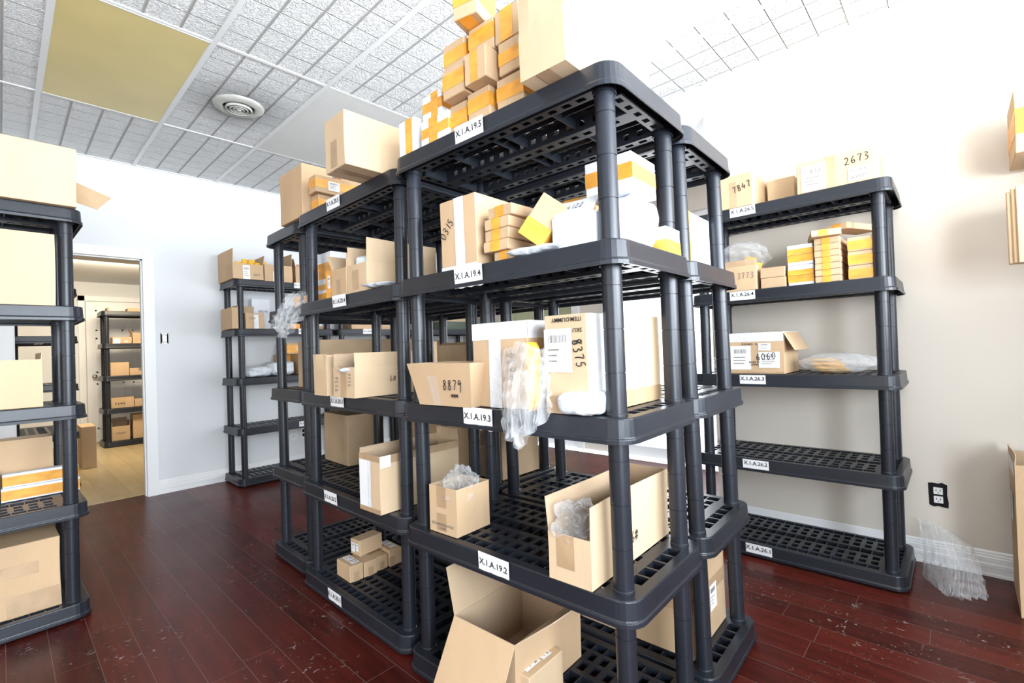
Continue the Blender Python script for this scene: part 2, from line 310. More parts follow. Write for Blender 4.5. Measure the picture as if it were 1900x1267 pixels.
# round vent
vr = bpy.data.objects.new('ceiling_vent', None); COL.objects.link(vr); vr.location = (1.097, 3.405, CZ)
tag(vr, 'round metal ceiling air vent with concentric rings and soot around it', 'air vent')
V, F = [], []; lathe(V, F, [(.150, 0), (.150, -.006), (.135, -.016), (.110, -.022), (.098, -.022), (.092, -.012), (.090, 0)], 40); mesh_obj('outer_ring', V, F, M['vent'], vr, smooth=True)
V, F = [], []; lathe(V, F, [(.092, -.0015), (.001, -.0015)], 32); mesh_obj('duct_opening', V, F, M['dark'], vr)
for r0 in (.074, .052, .030):
    V, F = [], []; lathe(V, F, [(r0, -.004), (r0+.006, -.018), (r0+.001, -.030), (r0-.003, -.030), (r0+.002, -.018), (r0-.004, -.004)], 32); mesh_obj('cone_ring', V, F, M['vent'], vr, smooth=True)
V, F = [], []; lathe(V, F, [(.016, -.004), (.018, -.026), (.010, -.032), (.0005, -.033)], 24); mesh_obj('centre_cone', V, F, M['vent'], vr, smooth=True)

# far end: pier, glass door, brick wall outside, behind the right wall's corner
EX = 4.40
boxes_obj('wall_far', [(EX, EX+.1, 2.64+.11, 3.06+.02, 0, CZ), (EX, EX+.1, 4.3, LWY, 0, CZ), (EX, EX+.1, 3.08, 4.3, 2.3, CZ), (EX, EX+.1, 1.0, 2.75, 2.35, CZ)], M['wallpaint'], kind='structure')
boxes_obj('trim_3', [(EX-.02, EX+.1, 3.06, 3.16, 0, 2.4), (EX-.02, EX+.1, 2.64, 2.76, 0, 2.4)], M['trim'], kind='structure')
boxes_obj('window_2', [(EX+.02, EX+.06, 4.22, 4.3, .0, 2.3), (EX+.02, EX+.06, 3.16, 4.3, .0, .08), (EX+.02, EX+.06, 3.16, 4.3, 2.22, 2.3)], M['trim'], kind='structure')
box_obj('window_2_pane', EX+.035, EX+.04, 3.16, 4.22, .08, 2.22, M['glass'], kind='structure').name = 'window_4'
boxes_obj('door_1', [(EX+.02, EX+.06, 2.56, 2.64, 0, 2.3), (EX+.02, EX+.06, 1.05, 1.13, 0, 2.3), (EX+.02, EX+.06, 1.05, 2.64, 2.22, 2.35), (EX+.02, EX+.06, 1.05, 2.64, 0, .10)], M['trim'], kind='structure')
box_obj('wall_vestibule', RWX+.14, 4.5, .98, 1.05, 0, CZ, M['wallwhite_lit'], kind='structure')
bw_ = tag(box_obj('brick_wall', 5.6, 5.8, 3.9, 6.8, -.1, 1.45, M['brick']), 'golden brick wall seen outside through the far window', 'brick wall')
aw_ = tag(box_obj('wooden_fence', 5.62, 5.8, 3.9, 6.8, 1.45, 2.6, M['green']), 'olive green boards above the golden brick wall outside the window', 'fence')
# back room
box_obj('wall_back_room_far', -1.6, 3.2, 9.05, 9.2, 0, 2.5, M['wallwhite_lit'], kind='structure').name = 'wall_back_room'
box_obj('wall_back_room_side', -1.7, -1.6, 5.15, 9.2, 0, 2.5, M['wallwhite_lit'], kind='structure').name = 'wall_back_room_left'
box_obj('wall_back_room_right', 3.2, 3.3, 5.15, 9.2, 0, 2.5, M['wallwhite_lit'], kind='structure')
box_obj('ceiling_back_room', -1.6, 3.2, 5.15, 9.2, 2.30, 2.4, M['wallwhite_lit'], kind='structure')
dr = bpy.data.objects.new('door_2', None); COL.objects.link(dr); dr['kind'] = 'structure'; dr.location = (1.3, 9.05, 0)
V, F = [], []
bxx(V, F, -.46, .46, -.035, -.012, .01, 2.02)
for (a, b_) in ((-.36, -.05), (.05, .36)):
    for z0, z1 in ((.2, .85), (1.0, 1.5), (1.6, 1.9)):
        for q in ((a, b_, z0, z0+.02), (a, b_, z1-.02, z1), (a, a+.02, z0, z1), (b_-.02, b_, z0, z1)): bxx(V, F, q[0], q[1], -.043, -.035, q[2], q[3])
mesh_obj('door_leaf', V, F, M['trim'], dr)
boxes_obj('door_frame', [(-.54, -.47, -.03, 0, 0, 2.1), (.47, .54, -.03, 0, 0, 2.1), (-.54, .54, -.03, 0, 2.03, 2.1)], M['trim'], dr)
V, F = [], []; lathe(V, F, [(.03, 0), (.03, .008), (.012, .012), (.012, .03), (.026, .045), (.028, .06), (.018, .072), (.0005, .075)], 20)
k = mesh_obj('door_knob', V, F, M['chrome'], dr, smooth=True); k.location = (-.38, -.035, .95); k.rotation_euler = (PI/2, 0, 0)

# switch hole on left wall, sockets
sw = bpy.data.objects.new('light_switch', None); COL.objects.link(sw); sw.location = (.976, LWY, 1.33); tag(sw, 'wall switch without its cover plate, black gap around it, beside the doorway', 'light switch')
boxes_obj('switch_box', [(-.028, .028, -.003, .0, -.045, .045)], M['dark'], sw)
boxes_obj('switch_body', [(-.016, .016, -.009, -.002, -.03, .03), (-.02, .02, -.006, -.002, .034, .044), (-.02, .02, -.006, -.002, -.044, -.034)], M['chrome'], sw)
boxes_obj('toggle', [(-.005, .005, -.02, -.009, -.012, .012)], M['socket'], sw)
def socket(name, loc, rz, label, plate, cat='wall socket', dark_faces=False, group=None):
    s = bpy.data.objects.new(name, None); COL.objects.link(s); s.location = loc; s.rotation_euler = (0, 0, rz); tag(s, label, cat, group)
    if plate: boxes_obj('cover_plate', [(-.036, .036, -.006, 0, -.058, .058)], M['socket'], s)
    else:
        V, F = [], []; n = 16
        rr = random.Random(3)
        pts = [(.034*math.copysign(min(1, abs(math.cos(a))*1.35), math.cos(a))*(1+rr.uniform(-.12, .16)), .057*math.copysign(min(1, abs(math.sin(a))*1.35), math.sin(a))*(1+rr.uniform(-.06, .1))) for a in [2*PI*i/n for i in range(n)]]
        for y in (0, -.002): V += [(p[0], y, p[1]) for p in pts]
        F = [tuple(range(n, 2*n))]+[(i, (i+1) % n, n+(i+1) % n, n+i) for i in range(n)]
        mesh_obj('wall_gap', V, F, M['dark'], s)
    for q in (-1, 1):
        boxes_obj('outlet_face', [(-.017, .017, -.010, -.002, q*.021-.016, q*.021+.016)], M['dark' if dark_faces else 'socket'], s)
        boxes_obj('slots', [(-.009, -.006, -.0108, -.0098, q*.021-.002, q*.021+.008), (.006, .009, -.0108, -.0098, q*.021-.002, q*.021+.008), (-.002, .002, -.0108, -.0098, q*.021-.011, q*.021-.006)], M['ink'], s)
    return s
socket('wall_socket', (RWX, .097, .342), -PI/2, 'white double wall socket without a cover plate, ragged black gap around it', False)
socket('wall_socket', (2.05, LWY, .335), 0, 'white wall socket low on the far wall, left of the dark-faced one', True)
socket('wall_socket', (2.155, LWY, .335), 0, 'white cover plate with two dark outlets low on the far wall', True, dark_faces=True)

# ------------------------------------------------------------------ shelf unit
UL, UD, IN = .7937+.123, .3549+.123, .0615      # overall length, depth, post inset
LEV = [.075+.44*k for k in range(5)]
PITCH_ = .0476
def rrect(off, z, rad):
    # rounded rectangle in (s along depth, l along length), inset by off
    x0, x1, y0, y1 = off, UD-off, off, UL-off; r = max(rad-off, .006); P = []
    for cx, cy, a0 in ((x1-r, y0+r, -90), (x1-r, y1-r, 0), (x0+r, y1-r, 90), (x0+r, y0+r, 180)):
        for k in range(7): a = math.radians(a0+15*k); P.append((cx+r*math.cos(a), cy+r*math.sin(a), z))
    return P
def shelf_mesh():
    V, F = [], []
    prof = [(.037, 0), (.0105, 0), (.008, -.0015), (.007, -.004), (.0045, -.046), (.0035, -.049), (.0005, -.051), (0, -.053), (0, -.063), (.003, -.063), (.0035, -.054), (.0075, -.050), (.0105, -.006), (.037, -.006)]
    rings = [rrect(o, z, .058) for o, z in prof]; n = len(rings[0])
    b = len(V)
    for r in rings: V += r
    for j in range(len(rings)-1):
        for i in range(n): F.append((b+j*n+i, b+j*n+(i+1) % n, b+(j+1)*n+(i+1) % n, b+(j+1)*n+i))
    L0 = .106; N = int(round((UL-2*L0)/PITCH_)); pit = (UL-2*L0)/N
    k = UD/.475
    ch = [(.038, .076), (.211, UD-.211), (UD-.076, UD-.038)]
    rows = [(.090, .130), (.148, .190), (UD-.190, UD-.148), (UD-.130, UD-.090)]
    endc = [(.038, .076), (UL-.076, UL-.038)]
    ME = 5; e0, e1 = .106, UD-.106; ep = (e1-e0)/ME
    xs = sorted({.035, UD-.035} | {v for c in ch+rows for v in c} | {e0+ep*i+d for i in range(ME) for d in (.004, ep-.004)})
    ys = sorted({.035, UL-.035} | {v for c in endc for v in c} | {L0+pit*i+d for i in range(N) for d in (.002, .0095, pit-.0095, pit-.002)})
    def hole(s, l):
        for a, b in rows:
            if a < s < b and L0 < l < UL-L0:
                f = (l-L0) % pit
                return .0095 < f < pit-.0095
        for a, b in ch:
            if a < s < b and L0 < l < UL-L0:
                f = (l-L0) % pit
                return .002 < f < pit-.002
        for a, b in endc:
            if a < l < b and e0 < s < e1:
                f = (s-e0) % ep
                return .004 < f < ep-.004
        return False
    slab(V, F, xs, ys, lambda s, l: not hole(s, l), -.009, -.0004)
    # long channel walls (perforated), dividers, bottoms
    zb = -.047
    for a, b in ch:
        for w in (a-.0025, b):
            zz = [zb, -.036, -.018, -.009]; ll = sorted({L0-.03, UL-L0+.03} | {L0+pit*i+d for i in range(N) for d in (.014, pit-.014)})
            slab(V, F, ll, zz, lambda l, z: not (-.036 < z < -.018 and L0 < l < UL-L0 and .014 < (l-L0) % pit < pit-.014), w, w+.0025, lambda x, y, z: (z, x, y))
        for i in range(N+1):
            l = L0+pit*i; bxx(V, F, a, b, l-.0015, l+.0015, zb, -.004)
        m = (a+b)/2
        xs2 = [a, m-.009, m+.009, b]; ys2 = sorted({L0-.03, UL-L0+.03} | {L0+pit*i+d for i in range(N) for d in (.010, pit-.010)})
        slab(V, F, xs2, ys2, lambda s, l: not (abs(s-m) < .009 and L0 < l < UL-L0 and .010 < (l-L0) % pit < pit-.010), zb-.002, zb)
    for a, b in endc:
        for w in (a-.0025, b): bxx(V, F, e0, e1, w, w+.0025, zb, -.009)
        for i in range(ME+1):
            s = e0+ep*i; bxx(V, F, s-.0015, s+.0015, a, b, zb, -.004)
        m = (a+b)/2
        ys2 = [a, m-.009, m+.009, b]; xs2 = sorted({e0, e1} | {e0+ep*i+d for i in range(ME) for d in (.014, ep-.014)})
        slab(V, F, xs2, ys2, lambda s, l: not (abs(l-m) < .009 and .014 < (s-e0) % ep < ep-.014), zb-.002, zb)
    for s in (.139, UD-.139): bxx(V, F, s-.0015, s+.0015, .08, UL-.08, -.028, -.009)
    for i in (3, 7, N-7, N-3):
        l = L0+pit*i; bxx(V, F, .08, .21, l-.0015, l+.0015, -.04, -.009); bxx(V, F, UD-.21, UD-.08, l-.0015, l+.0015, -.04, -.009)
    # sockets for the posts under the corners
    for cs in (IN, UD-IN):
        for cl in (IN, UL-IN):
            b = len(V)
            for r, z in ((.0285, -.009), (.0285, -.060), (.031, -.060), (.031, -.009)):
                for i in range(20): an = 2*PI*i/20; V.append((cs+r*math.cos(an), cl+r*math.sin(an), z))
            for j in range(3):
                for i in range(20): F.append((b+j*20+i, b+j*20+(i+1) % 20, b+(j+1)*20+(i+1) % 20, b+(j+1)*20+i))
    me = bpy.data.meshes.new('shelf'); me.from_pydata(V, [], F); me.materials.append(M['plastic'])
    bm = bmesh.new(); bm.from_mesh(me); bmesh.ops.recalc_face_normals(bm, faces=bm.faces)
    for f in bm.faces:
        if len(f.verts) == 4 and f.calc_area() < .0012 and abs(f.normal.z) < .98: f.smooth = False
    bm.to_mesh(me); bm.free(); return me
def post_mesh():
    V, F = [], []
    prof = []
    r = .0258
    for k in range(4):
        z0 = LEV[k]-.001; z1 = LEV[k+1]-.045
        prof += [(r-.004, z0)] if k else [(.001, 0), (r-.004, 0), (r-.004, z0)]
        prof += [(r+.0015, z0), (r+.0015, z0+.006), (r, z0+.008)]
        for g in (.11, .22, .33):
            prof += [(r, z0+g-.0015), (r-.0016, z0+g-.001), (r-.0016, z0+g+.001), (r+.0002, z0+g+.0015)]
        prof += [(r, z1-.001), (r-.004, z1)]
    lathe(V, F, prof, 28)
    me = bpy.data.meshes.new('post'); me.from_pydata(V, [], F); me.materials.append(M['plastic'])
    me.polygons.foreach_set('use_smooth', [True]*len(F))
    bm = bmesh.new(); bm.from_mesh(me)
    for e in bm.edges:
        if len(e.link_faces) == 2 and e.calc_face_angle(0) > .6: e.smooth = False
    bmesh.ops.recalc_face_normals(bm, faces=bm.faces); bm.to_mesh(me); bm.free()
    return me
SHELF, POST = shelf_mesh(), post_mesh()
_tc = {}
def text_mesh(s, size, mat, shear=0):
    key = (s, size, mat, shear)
    if key in _tc: return _tc[key]
    c = bpy.data.curves.new('t', 'FONT'); c.body = s; c.size = size; c.align_x = 'CENTER'; c.align_y = 'CENTER'; c.shear = shear; c.resolution_u = 2
    c.space_line = .95; c.offset = size*.012
    o = bpy.data.objects.new('t', c); COL.objects.link(o)
    bpy.context.view_layer.update()
    me = bpy.data.meshes.new_from_object(o.evaluated_get(bpy.context.evaluated_depsgraph_get()))
    bpy.data.objects.remove(o); bpy.data.curves.remove(c)
    me.materials.clear(); me.materials.append(M[mat]); _tc[key] = me
    return me
GL = {'0': [[(.5,1),(.15,.75),(.1,.3),(.4,0),(.8,.25),(.85,.7),(.5,1)]], '1': [[(.5,1),(.45,0)]],
 '2': [[(.1,.8),(.4,1),(.75,.8),(.6,.45),(.05,.02),(.3,.08),(.9,0)]], '3': [[(.15,.95),(.6,1),(.8,.8),(.4,.55),(.8,.35),(.65,.05),(.1,0)]],
 '4': [[(.5,1),(.1,.4),(.9,.42)],[(.7,.7),(.55,0)]], '5': [[(.85,1),(.35,.97),(.25,.6),(.7,.55),(.75,.2),(.4,0),(.1,.08)]],
 '6': [[(.7,1),(.3,.7),(.12,.3),(.4,0),(.75,.2),(.6,.45),(.2,.35)]], '7': [[(.1,.95),(.85,1),(.6,.5),(.45,0)]],
 '8': [[(.8,.85),(.5,1),(.2,.8),(.75,.35),(.6,.02),(.25,.1),(.3,.4),(.8,.85)]], '9': [[(.8,.9),(.4,1),(.2,.75),(.45,.55),(.8,.85),(.75,.4),(.7,-.25)]],
 '#': [[(.35,1),(.2,0)],[(.75,1),(.6,0)],[(.0,.68),(1,.72)],[(-.05,.32),(.95,.36)]],
 'x': [[(-.1,.2),(1.1,.9),(-.2,.5),(1.2,.4),(-.1,.8),(1,.1)]], 's': [[(.8,.6),(.3,.6),(.3,.35),(.7,.2),(.2,0)]], 'c': [[(.8,.5),(.2,.4),(.3,0),(.8,.1)]],
 'w': [[(.0,.6),(.25,0),(.5,.5),(.75,0),(1,.6)]], 'y': [[(.1,.6),(.4,.2)],[(.9,.7),(.3,-.4)]]}
def stroke_mesh(s, size, mat, wd=.055):
    key = ('stroke', s, size, mat)
    if key in _tc: return _tc[key]
    rr = random.Random(s); V, F = [], []; x0 = 0
    for ch in s:
        for st in GL.get(ch, []):
            P = [Vector(((x0+p[0]*.56+rr.uniform(-.02, .02))*size, (p[1]-.5)*size+rr.uniform(-.02, .02)*size, 0)) for p in st]
            Q = []
            for i in range(len(P)-1):       # smooth the stroke
                a, b, c_, d = P[max(i-1, 0)], P[i], P[i+1], P[min(i+2, len(P)-1)]
                for t in (0, .25, .5, .75): Q.append(.5*((2*b)+(c_-a)*t+(2*a-5*b+4*c_-d)*t*t+(3*b-a-3*c_+d)*t**3))
            Q.append(P[-1]); b0 = len(V)
            for i, q in enumerate(Q):
                d = (Q[min(i+1, len(Q)-1)]-Q[max(i-1, 0)]); n_ = Vector((-d.y, d.x, 0)); n_ = n_.normalized()*size*wd if n_.length > 0 else Vector((size*wd, 0, 0))
                V += [tuple(q+n_), tuple(q-n_)]
            for i in range(len(Q)-1): F.append((b0+2*i, b0+2*i+1, b0+2*i+3, b0+2*i+2))
        x0 += .74 if ch not in '1' else .5
    w = x0*size; V = [(v[0]-w/2, v[1], v[2]) for v in V]
    me = bpy.data.meshes.new('strokes'); me.from_pydata(V, [], F); me.materials.append(M[mat]); _tc[key] = me
    return me
def shelf_label(parent, text, l, w=.125, h=.056, tilt=0, wob=1, z=-.026, sc=1.0, dark='ink'):
    # paper label on the long front face (s = 0), text readable from -s side; l = centre along length
    V, F, mi = [], [], []
    n = 10
    for j in (0, 1):
        for i in range(n+1):
            u = i/n-.5
            V.append((u*w, (j-.5)*h + (0 if j else wob*.0018*math.sin(i*1.9)), .0006+.0014*wob*(1-j)*abs(math.sin(i*.8))))
    for i in range(n): F.append((i, i+1, n+2+i, n+1+i)); mi.append(0)
    tm = text_mesh(text, .0275*sc, 'ink'); b = len(V)
    ex = max(v.co.x for v in tm.vertices)*2; kx = .90*w/ex
    for v in tm.vertices: V.append((v.co.x*kx, v.co.y*kx*1.0+.004*sc, .0024))
    for p in tm.polygons: F.append(tuple(b+i for i in p.vertices)); mi.append(1)
    o = mesh_obj('shelf_label', V, F, [M['paper'], M[dark]], parent, mi)
    # local x -> -l direction, local y -> z, normal -> -s ; face drafts outward by 2.5 mm over 42 mm
    o.matrix_local = Matrix(((0, -.06, -1, .0025), (-1, 0, 0, l), (0, .998, -.06, z), (0, 0, 0, 1))) @ Matrix.Rotation(tilt, 4, 'Z')
    return o
def unit(name, ax, ay, yaw, lx, ly, label, group, labels=(), scale=1, nolev=()):
    # ax, ay: the front right post's centre at floor height
    r = bpy.data.objects.new('shelving_unit', None); COL.objects.link(r); tag(r, label, 'shelving unit', group)
    c, s = math.cos(yaw), math.sin(yaw)
    # s axis -> (c, s), l axis -> (-s, c)
    r.matrix_world = Matrix(((c, -s, 0, ax-IN*c+IN*s), (s, c, 0, ay-IN*s-IN*c), (0, 0, 1, 0), (0, 0, 0, 1)))
    ls, ll = lx*c+ly*s, -lx*s+ly*c          # lean in local axes
    for k, z in enumerate(LEV):
        if k in nolev: continue
        o = bpy.data.objects.new('shelf', SHELF); COL.objects.link(o); o.parent = r; o.location = (ls*z, ll*z, z)
        for (lk, text, l, kw) in labels:
            if lk == k: shelf_label(o, text, l, **kw)
    for ps in (IN, UD-IN):
        for pl in (IN, UL-IN):
            o = bpy.data.objects.new('post', POST); COL.objects.link(o); o.parent = r; o.location = (ps, pl, 0)
            o.rotation_euler = (-math.atan(ll), math.atan(ls), 0)
    return r
G0 = 'black plastic shelving units'
unit('u19', 1.0649, .6371, .0323, .0012, .0014, 'black plastic shelving unit nearest the camera, tags 19 on its shelves', G0,
  [(4, 'X.1.A.19.5', .50, dict(h=.058)), (3, 'X.1.A.19.4', .525, dict(h=.066, z=-.032)), (2, 'X.1.A.19.3', .505, dict(h=.066, z=-.03, tilt=-.03)), (1, 'X.1.A.19.2', .46, dict(h=.066, z=-.028, tilt=-.03))])
unit('u18', 1.549, .6393, .0323, -.001, .0125, 'black plastic shelving unit back to back behind the one tagged 19', G0)
unit('u20', 1.0624, 1.5825, -.009, .0076, -.0062, 'black plastic shelving unit left of the nearest one, tags 20 on its shelves', G0,
  [(4, 'X.1.A.20.5', .50, {}), (3, 'X.1.A.20.4', .46, dict(h=.064, z=-.03)), (2, 'X.1.A.20.3', .50, dict(h=.06, z=-.03)), (1, 'X.1.A.20.2', .58, dict(h=.064, z=-.03)), (0, 'X.1.A.20.1', .56, dict(h=.056))])
unit('u17', 1.562, 1.590, -.004, 0, 0, 'black plastic shelving unit behind the one tagged 20', G0)
# turned unit closing the far end of the block (long side along +X): l axis must point to +X
def unit_x(ax, ay, yaw, label, labels=(), nolev=(), lx=0, ly=0, flip=False):
    """unit whose long side runs along X; its front (labelled) face looks to -Y. ax, ay = centre of its front left post"""
    r = unit('u', 0, 0, 0, 0, 0, label, G0, labels, nolev=nolev)
    c, s = math.cos(yaw), math.sin(yaw)
    # local s (depth) -> +Y ; local l (length, 0 = right end) -> -X
    R_ = Matrix(((c, -s, 0, 0), (s, c, 0, 0), (0, 0, 1, 0), (0, 0, 0, 1)))
    B = Matrix(((0, -1, 0, UL-IN), (1, 0, 0, -IN), (0, 0, 1, 0), (0, 0, 0, 1)))
    r.matrix_world = Matrix.Translation((ax, ay, 0)) @ R_ @ B
    return r
unit_x(1.1106, 2.5200, -.016, 'black plastic shelving unit turned sideways at the far left end of the shelving block')
unit('u26', 2.7184, .2526, -.0007, .0004, -.0063, 'black plastic shelving unit against the right wall, tags 26 on its shelves', G0,
  [(4, 'X.1.A.26.5', .62, dict(wob=0, h=.046)), (3, 'X.1.A.26.4', .635, dict(wob=0, h=.046)), (2, 'X.1.A.26.3', .60, dict(wob=0, h=.046)), (1, 'X.1.A.26.2', .60, dict(wob=0, h=.046)), (0, 'X.1.A.26.1', .60, dict(wob=0, h=.050))])
unit_x(1.4677, 4.6587, -.006, 'black plastic shelving unit along the far wall, left one above the wall sockets',
  [(4, 'X.1.A.04.5', .34, dict(wob=0)), (3, 'X.1.A.04.4', .31, dict(wob=0)), (1, 'X.1.A.04.2', .33, dict(wob=0, h=.05))])
unit_x(2.405, 4.64, 0, 'black plastic shelving unit along the far wall, middle one seen through the shelving block', [(3, 'X.1.A.05.4', .58, dict(wob=0)), (1, 'X.1.A.05.2', .55, dict(wob=0))])
unit_x(3.45, 4.60, 0, 'black plastic shelving unit along the far wall, rightmost, with a grey green tray')
unit_x(.2094-.7937, 2.9246, .022, 'black plastic shelving unit at the left edge of the picture, open grid shelves')
unit('u27', 2.72, -1.415, 0, 0, 0, 'black plastic shelving unit just right of the picture against the right wall', G0)
# ------------------------------------------------------------------ cartons
def warp_fn(seed, L, D, H, amp, flare=0):
    rr = random.Random(seed); ph = [rr.uniform(0, 6.28) for _ in range(6)]
    def f(p):
        x, y, z = p
        a = amp*math.sin(PI*min(1, max(0, z/H)))
        qx = x + a*math.sin(2.3*y/max(L, .01)+ph[0]) + .6*amp*math.sin(3*z/H+ph[1])
        qy = y + a*math.sin(2.1*x/max(D, .01)+ph[2]) + .6*amp*math.sin(3*z/H+ph[3])
        k = flare*z/H
        qx += k*(2*x/D-1); qy += k*(2*y/L-1)
        return (qx, qy, z + .0*amp)
    return f
def gridquad(V, F, o, u, v, nu, nv, fn):
    b = len(V)
    for j in range(nv+1):
        for i in range(nu+1):
            V.append(fn(tuple(o[k]+u[k]*i/nu+v[k]*j/nv for k in range(3))))
    for j in range(nv):
        for i in range(nu): a = b+j*(nu+1)+i; F.append((a, a+1, a+nu+2, a+nu+1))
def faces(L, D, H):
    return {'F': ((0, L, 0), (0, -1, 0), (0, 0, 1), (-1, 0, 0), L, H), 'S': ((0, 0, 0), (1, 0, 0), (0, 0, 1), (0, -1, 0), D, H),
            'K': ((D, 0, 0), (0, 1, 0), (0, 0, 1), (1, 0, 0), L, H), 'L': ((D, L, 0), (-1, 0, 0), (0, 0, 1), (0, 1, 0), D, H),
            'T': ((0, L, H), (0, -1, 0), (1, 0, 0), (0, 0, 1), L, D), 'B': ((0, 0, 0), (0, 1, 0), (1, 0, 0), (0, 0, -1), L, D)}
def decal(V, F, fc, u0, u1, v0, v1, off, fn, nu=4, nv=4):
    o, u, v, n, w, h = fc
    p = tuple(o[k]+u[k]*w*u0+v[k]*h*v0+n[k]*off for k in range(3))
    gridquad(V, F, p, tuple(a*w*(u1-u0) for a in u), tuple(a*h*(v1-v0) for a in v), nu, nv, lambda q: tuple(a+n[k]*0 for k, a in enumerate(fn(q))))
_seed = [100]
def carton(N, L, D, H, yaw, label, mat='kraft', group=None, cat='carton', bands=(), open=None, texts=(), labels=(), flare=0, tilt=None, ftext=None, inmat='inside', name=None):
    _seed[0] += 1
    fn = warp_fn(_seed[0], L, D, H, min(.0016, .008*min(L, D)), flare)
    FC = faces(L, D, H)
    V, F, mi = [], [], []
    t = .0035
    if name is None: name = {'carton': 'cardboard_carton', 'box': 'cardboard_box'}.get(cat, cat.replace(' ', '_'))
    if open is None:
        for k in 'FSKLTB':
            o, u, v, n, w, h = FC[k]; gridquad(V, F, o, tuple(a*w for a in u), tuple(a*h for a in v), 4, 4, fn)
        # seam where the top flaps meet
    else:
        # outer walls, inner walls, rim, floor
        for k in 'FSKL':
            o, u, v, n, w, h = FC[k]; gridquad(V, F, o, tuple(a*w for a in u), tuple(a*h for a in v), 4, 4, fn)
        o, u, v, n, w, h = FC['B']; gridquad(V, F, o, tuple(a*w for a in u), tuple(a*h for a in v), 2, 2, fn)
        mi = [0]*len(F); ins = {'F': ((t, t, 0), (0, 1, 0), L-2*t), 'K': ((D-t, L-t, 0), (0, -1, 0), L-2*t), 'S': ((D-t, t, 0), (-1, 0, 0), D-2*t), 'L': ((t, L-t, 0), (1, 0, 0), D-2*t)}
        for k, (o, u, w) in ins.items(): gridquad(V, F, (o[0], o[1], t), tuple(a*w for a in u), (0, 0, H-t), 4, 4, fn)
        gridquad(V, F, (t, t, t), (D-2*t, 0, 0), (0, L-2*t, 0), 2, 2, fn)
        mi += [1]*(len(F)-len(mi))
        for (a, b, c_, d) in (((0, 0), (D, 0), (D-t, t), (t, t)), ((D, 0), (D, L), (D-t, L-t), (D-t, t)), ((D, L), (0, L), (t, L-t), (D-t, L-t)), ((0, L), (0, 0), (t, t), (t, L-t))):
            b0 = len(V)
            for i in range(5):
                for p, q in ((a, b), (d, c_)):
                    V.append(fn((p[0]+(q[0]-p[0])*i/4, p[1]+(q[1]-p[1])*i/4, H)))
            for i in range(4): F.append((b0+2*i, b0+2*i+2, b0+2*i+3, b0+2*i+1)); mi.append(2)
    r = mesh_obj(name, V, F, [M[mat], M[inmat], M['edge']], None, mi or None)
    bm = bmesh.new(); bm.from_mesh(r.data); bmesh.ops.remove_doubles(bm, verts=bm.verts, dist=.0002)
    if open is None:
        bmesh.ops.recalc_face_normals(bm, faces=bm.faces)
        sharp = [e_ for e_ in bm.edges if len(e_.link_faces) == 2 and e_.calc_face_angle(0) > 1.0]
        if H > .02: bmesh.ops.bevel(bm, geom=sharp, offset=min(.0022, H*.08), segments=1, affect='EDGES')
    bm.to_mesh(r.data); bm.free()
    mw = Matrix.Translation(N) @ Matrix.Rotation(yaw, 4, 'Z')
    if tilt: mw = mw @ Matrix.Translation((0, L/2, 0)) @ Matrix.Rotation(math.radians(tilt[0]), 4, tilt[1].upper()) @ Matrix.Translation((0, -L/2, 0))
    r.matrix_world = mw
    tag(r, label, cat, group)
    for i, b in enumerate(bands):
        kind = b[0]; m = b[-1]; V, F = [], []; off = .0009+.0003*i
        if kind == 'H':
            for k in 'FSKL': decal(V, F, FC[k], 0, 1, b[1], b[2], off, fn)
        elif kind == 'V':
            for k in ('F', 'T', 'K') if open is None else ('F',): decal(V, F, FC[k], b[1] if k != 'K' else 1-b[2], b[2] if k != 'K' else 1-b[1], 0, 1, off, fn)
        elif kind == 'W':
            for k in ('S', 'L'): decal(V, F, FC[k], b[1], b[2], 0, 1, off, fn)
        elif kind in 'TB': decal(V, F, FC[kind], b[1], b[2], 0, 1, off, fn)
        else: decal(V, F, FC[kind[0]], b[1], b[2], b[3], b[4], off, fn)
        mesh_obj('packing_tape' if m != 'paper' else 'paper_sheet', V, F, M[m], r)
    for i, b in enumerate(labels):
        V, F, mi = [], [], []
        decal(V, F, FC[b[0]], b[1], b[2], b[3], b[4], .0026, fn, 2, 2); mi = [0]*len(F)
        w, h = b[2]-b[1], b[4]-b[3]; rr = random.Random(_seed[0]*7+i)
        W_, H_ = FC[b[0]][4]*w, FC[b[0]][5]*h
        if W_ > .02:
            x = .14
            while x < .80:      # barcode
                d = rr.choice((.012, .02, .03)); decal(V, F, FC[b[0]], b[1]+w*x, b[1]+w*(x+d), b[3]+h*.68, b[3]+h*.86, .0031, fn, 1, 1); x += d+rr.choice((.012, .02, .03))
            for q in range(3): decal(V, F, FC[b[0]], b[1]+w*.14, b[1]+w*rr.uniform(.45, .85), b[3]+h*(.5-.13*q), b[3]+h*(.535-.13*q), .0031, fn, 1, 1)
        mi += [1]*(len(F)-len(mi))
        mesh_obj('shipping_label', V, F, [M['paper'], M['ink2']], r, mi)
    for (k, s, uu, vv, size, m, shear, rot) in texts:
        size *= .66
        o, u, v, n, w, h = FC[k]
        q = fn(tuple(o[j]+u[j]*w*uu+v[j]*h*vv for j in range(3))); q = tuple(q[j]+n[j]*.0034 for j in range(3))
        ob = bpy.data.objects.new('handwriting' if all(ch in GL for ch in s) else 'printed_text', (stroke_mesh(s, size, m) if all(ch in GL for ch in s) else text_mesh(s, size, m, shear))); COL.objects.link(ob); ob.parent = r
        ob.matrix_local = Matrix(((u[0], v[0], n[0], q[0]), (u[1], v[1], n[1], q[1]), (u[2], v[2], n[2], q[2]), (0, 0, 0, 1))) @ Matrix.Rotation(math.radians(rot), 4, 'Z')
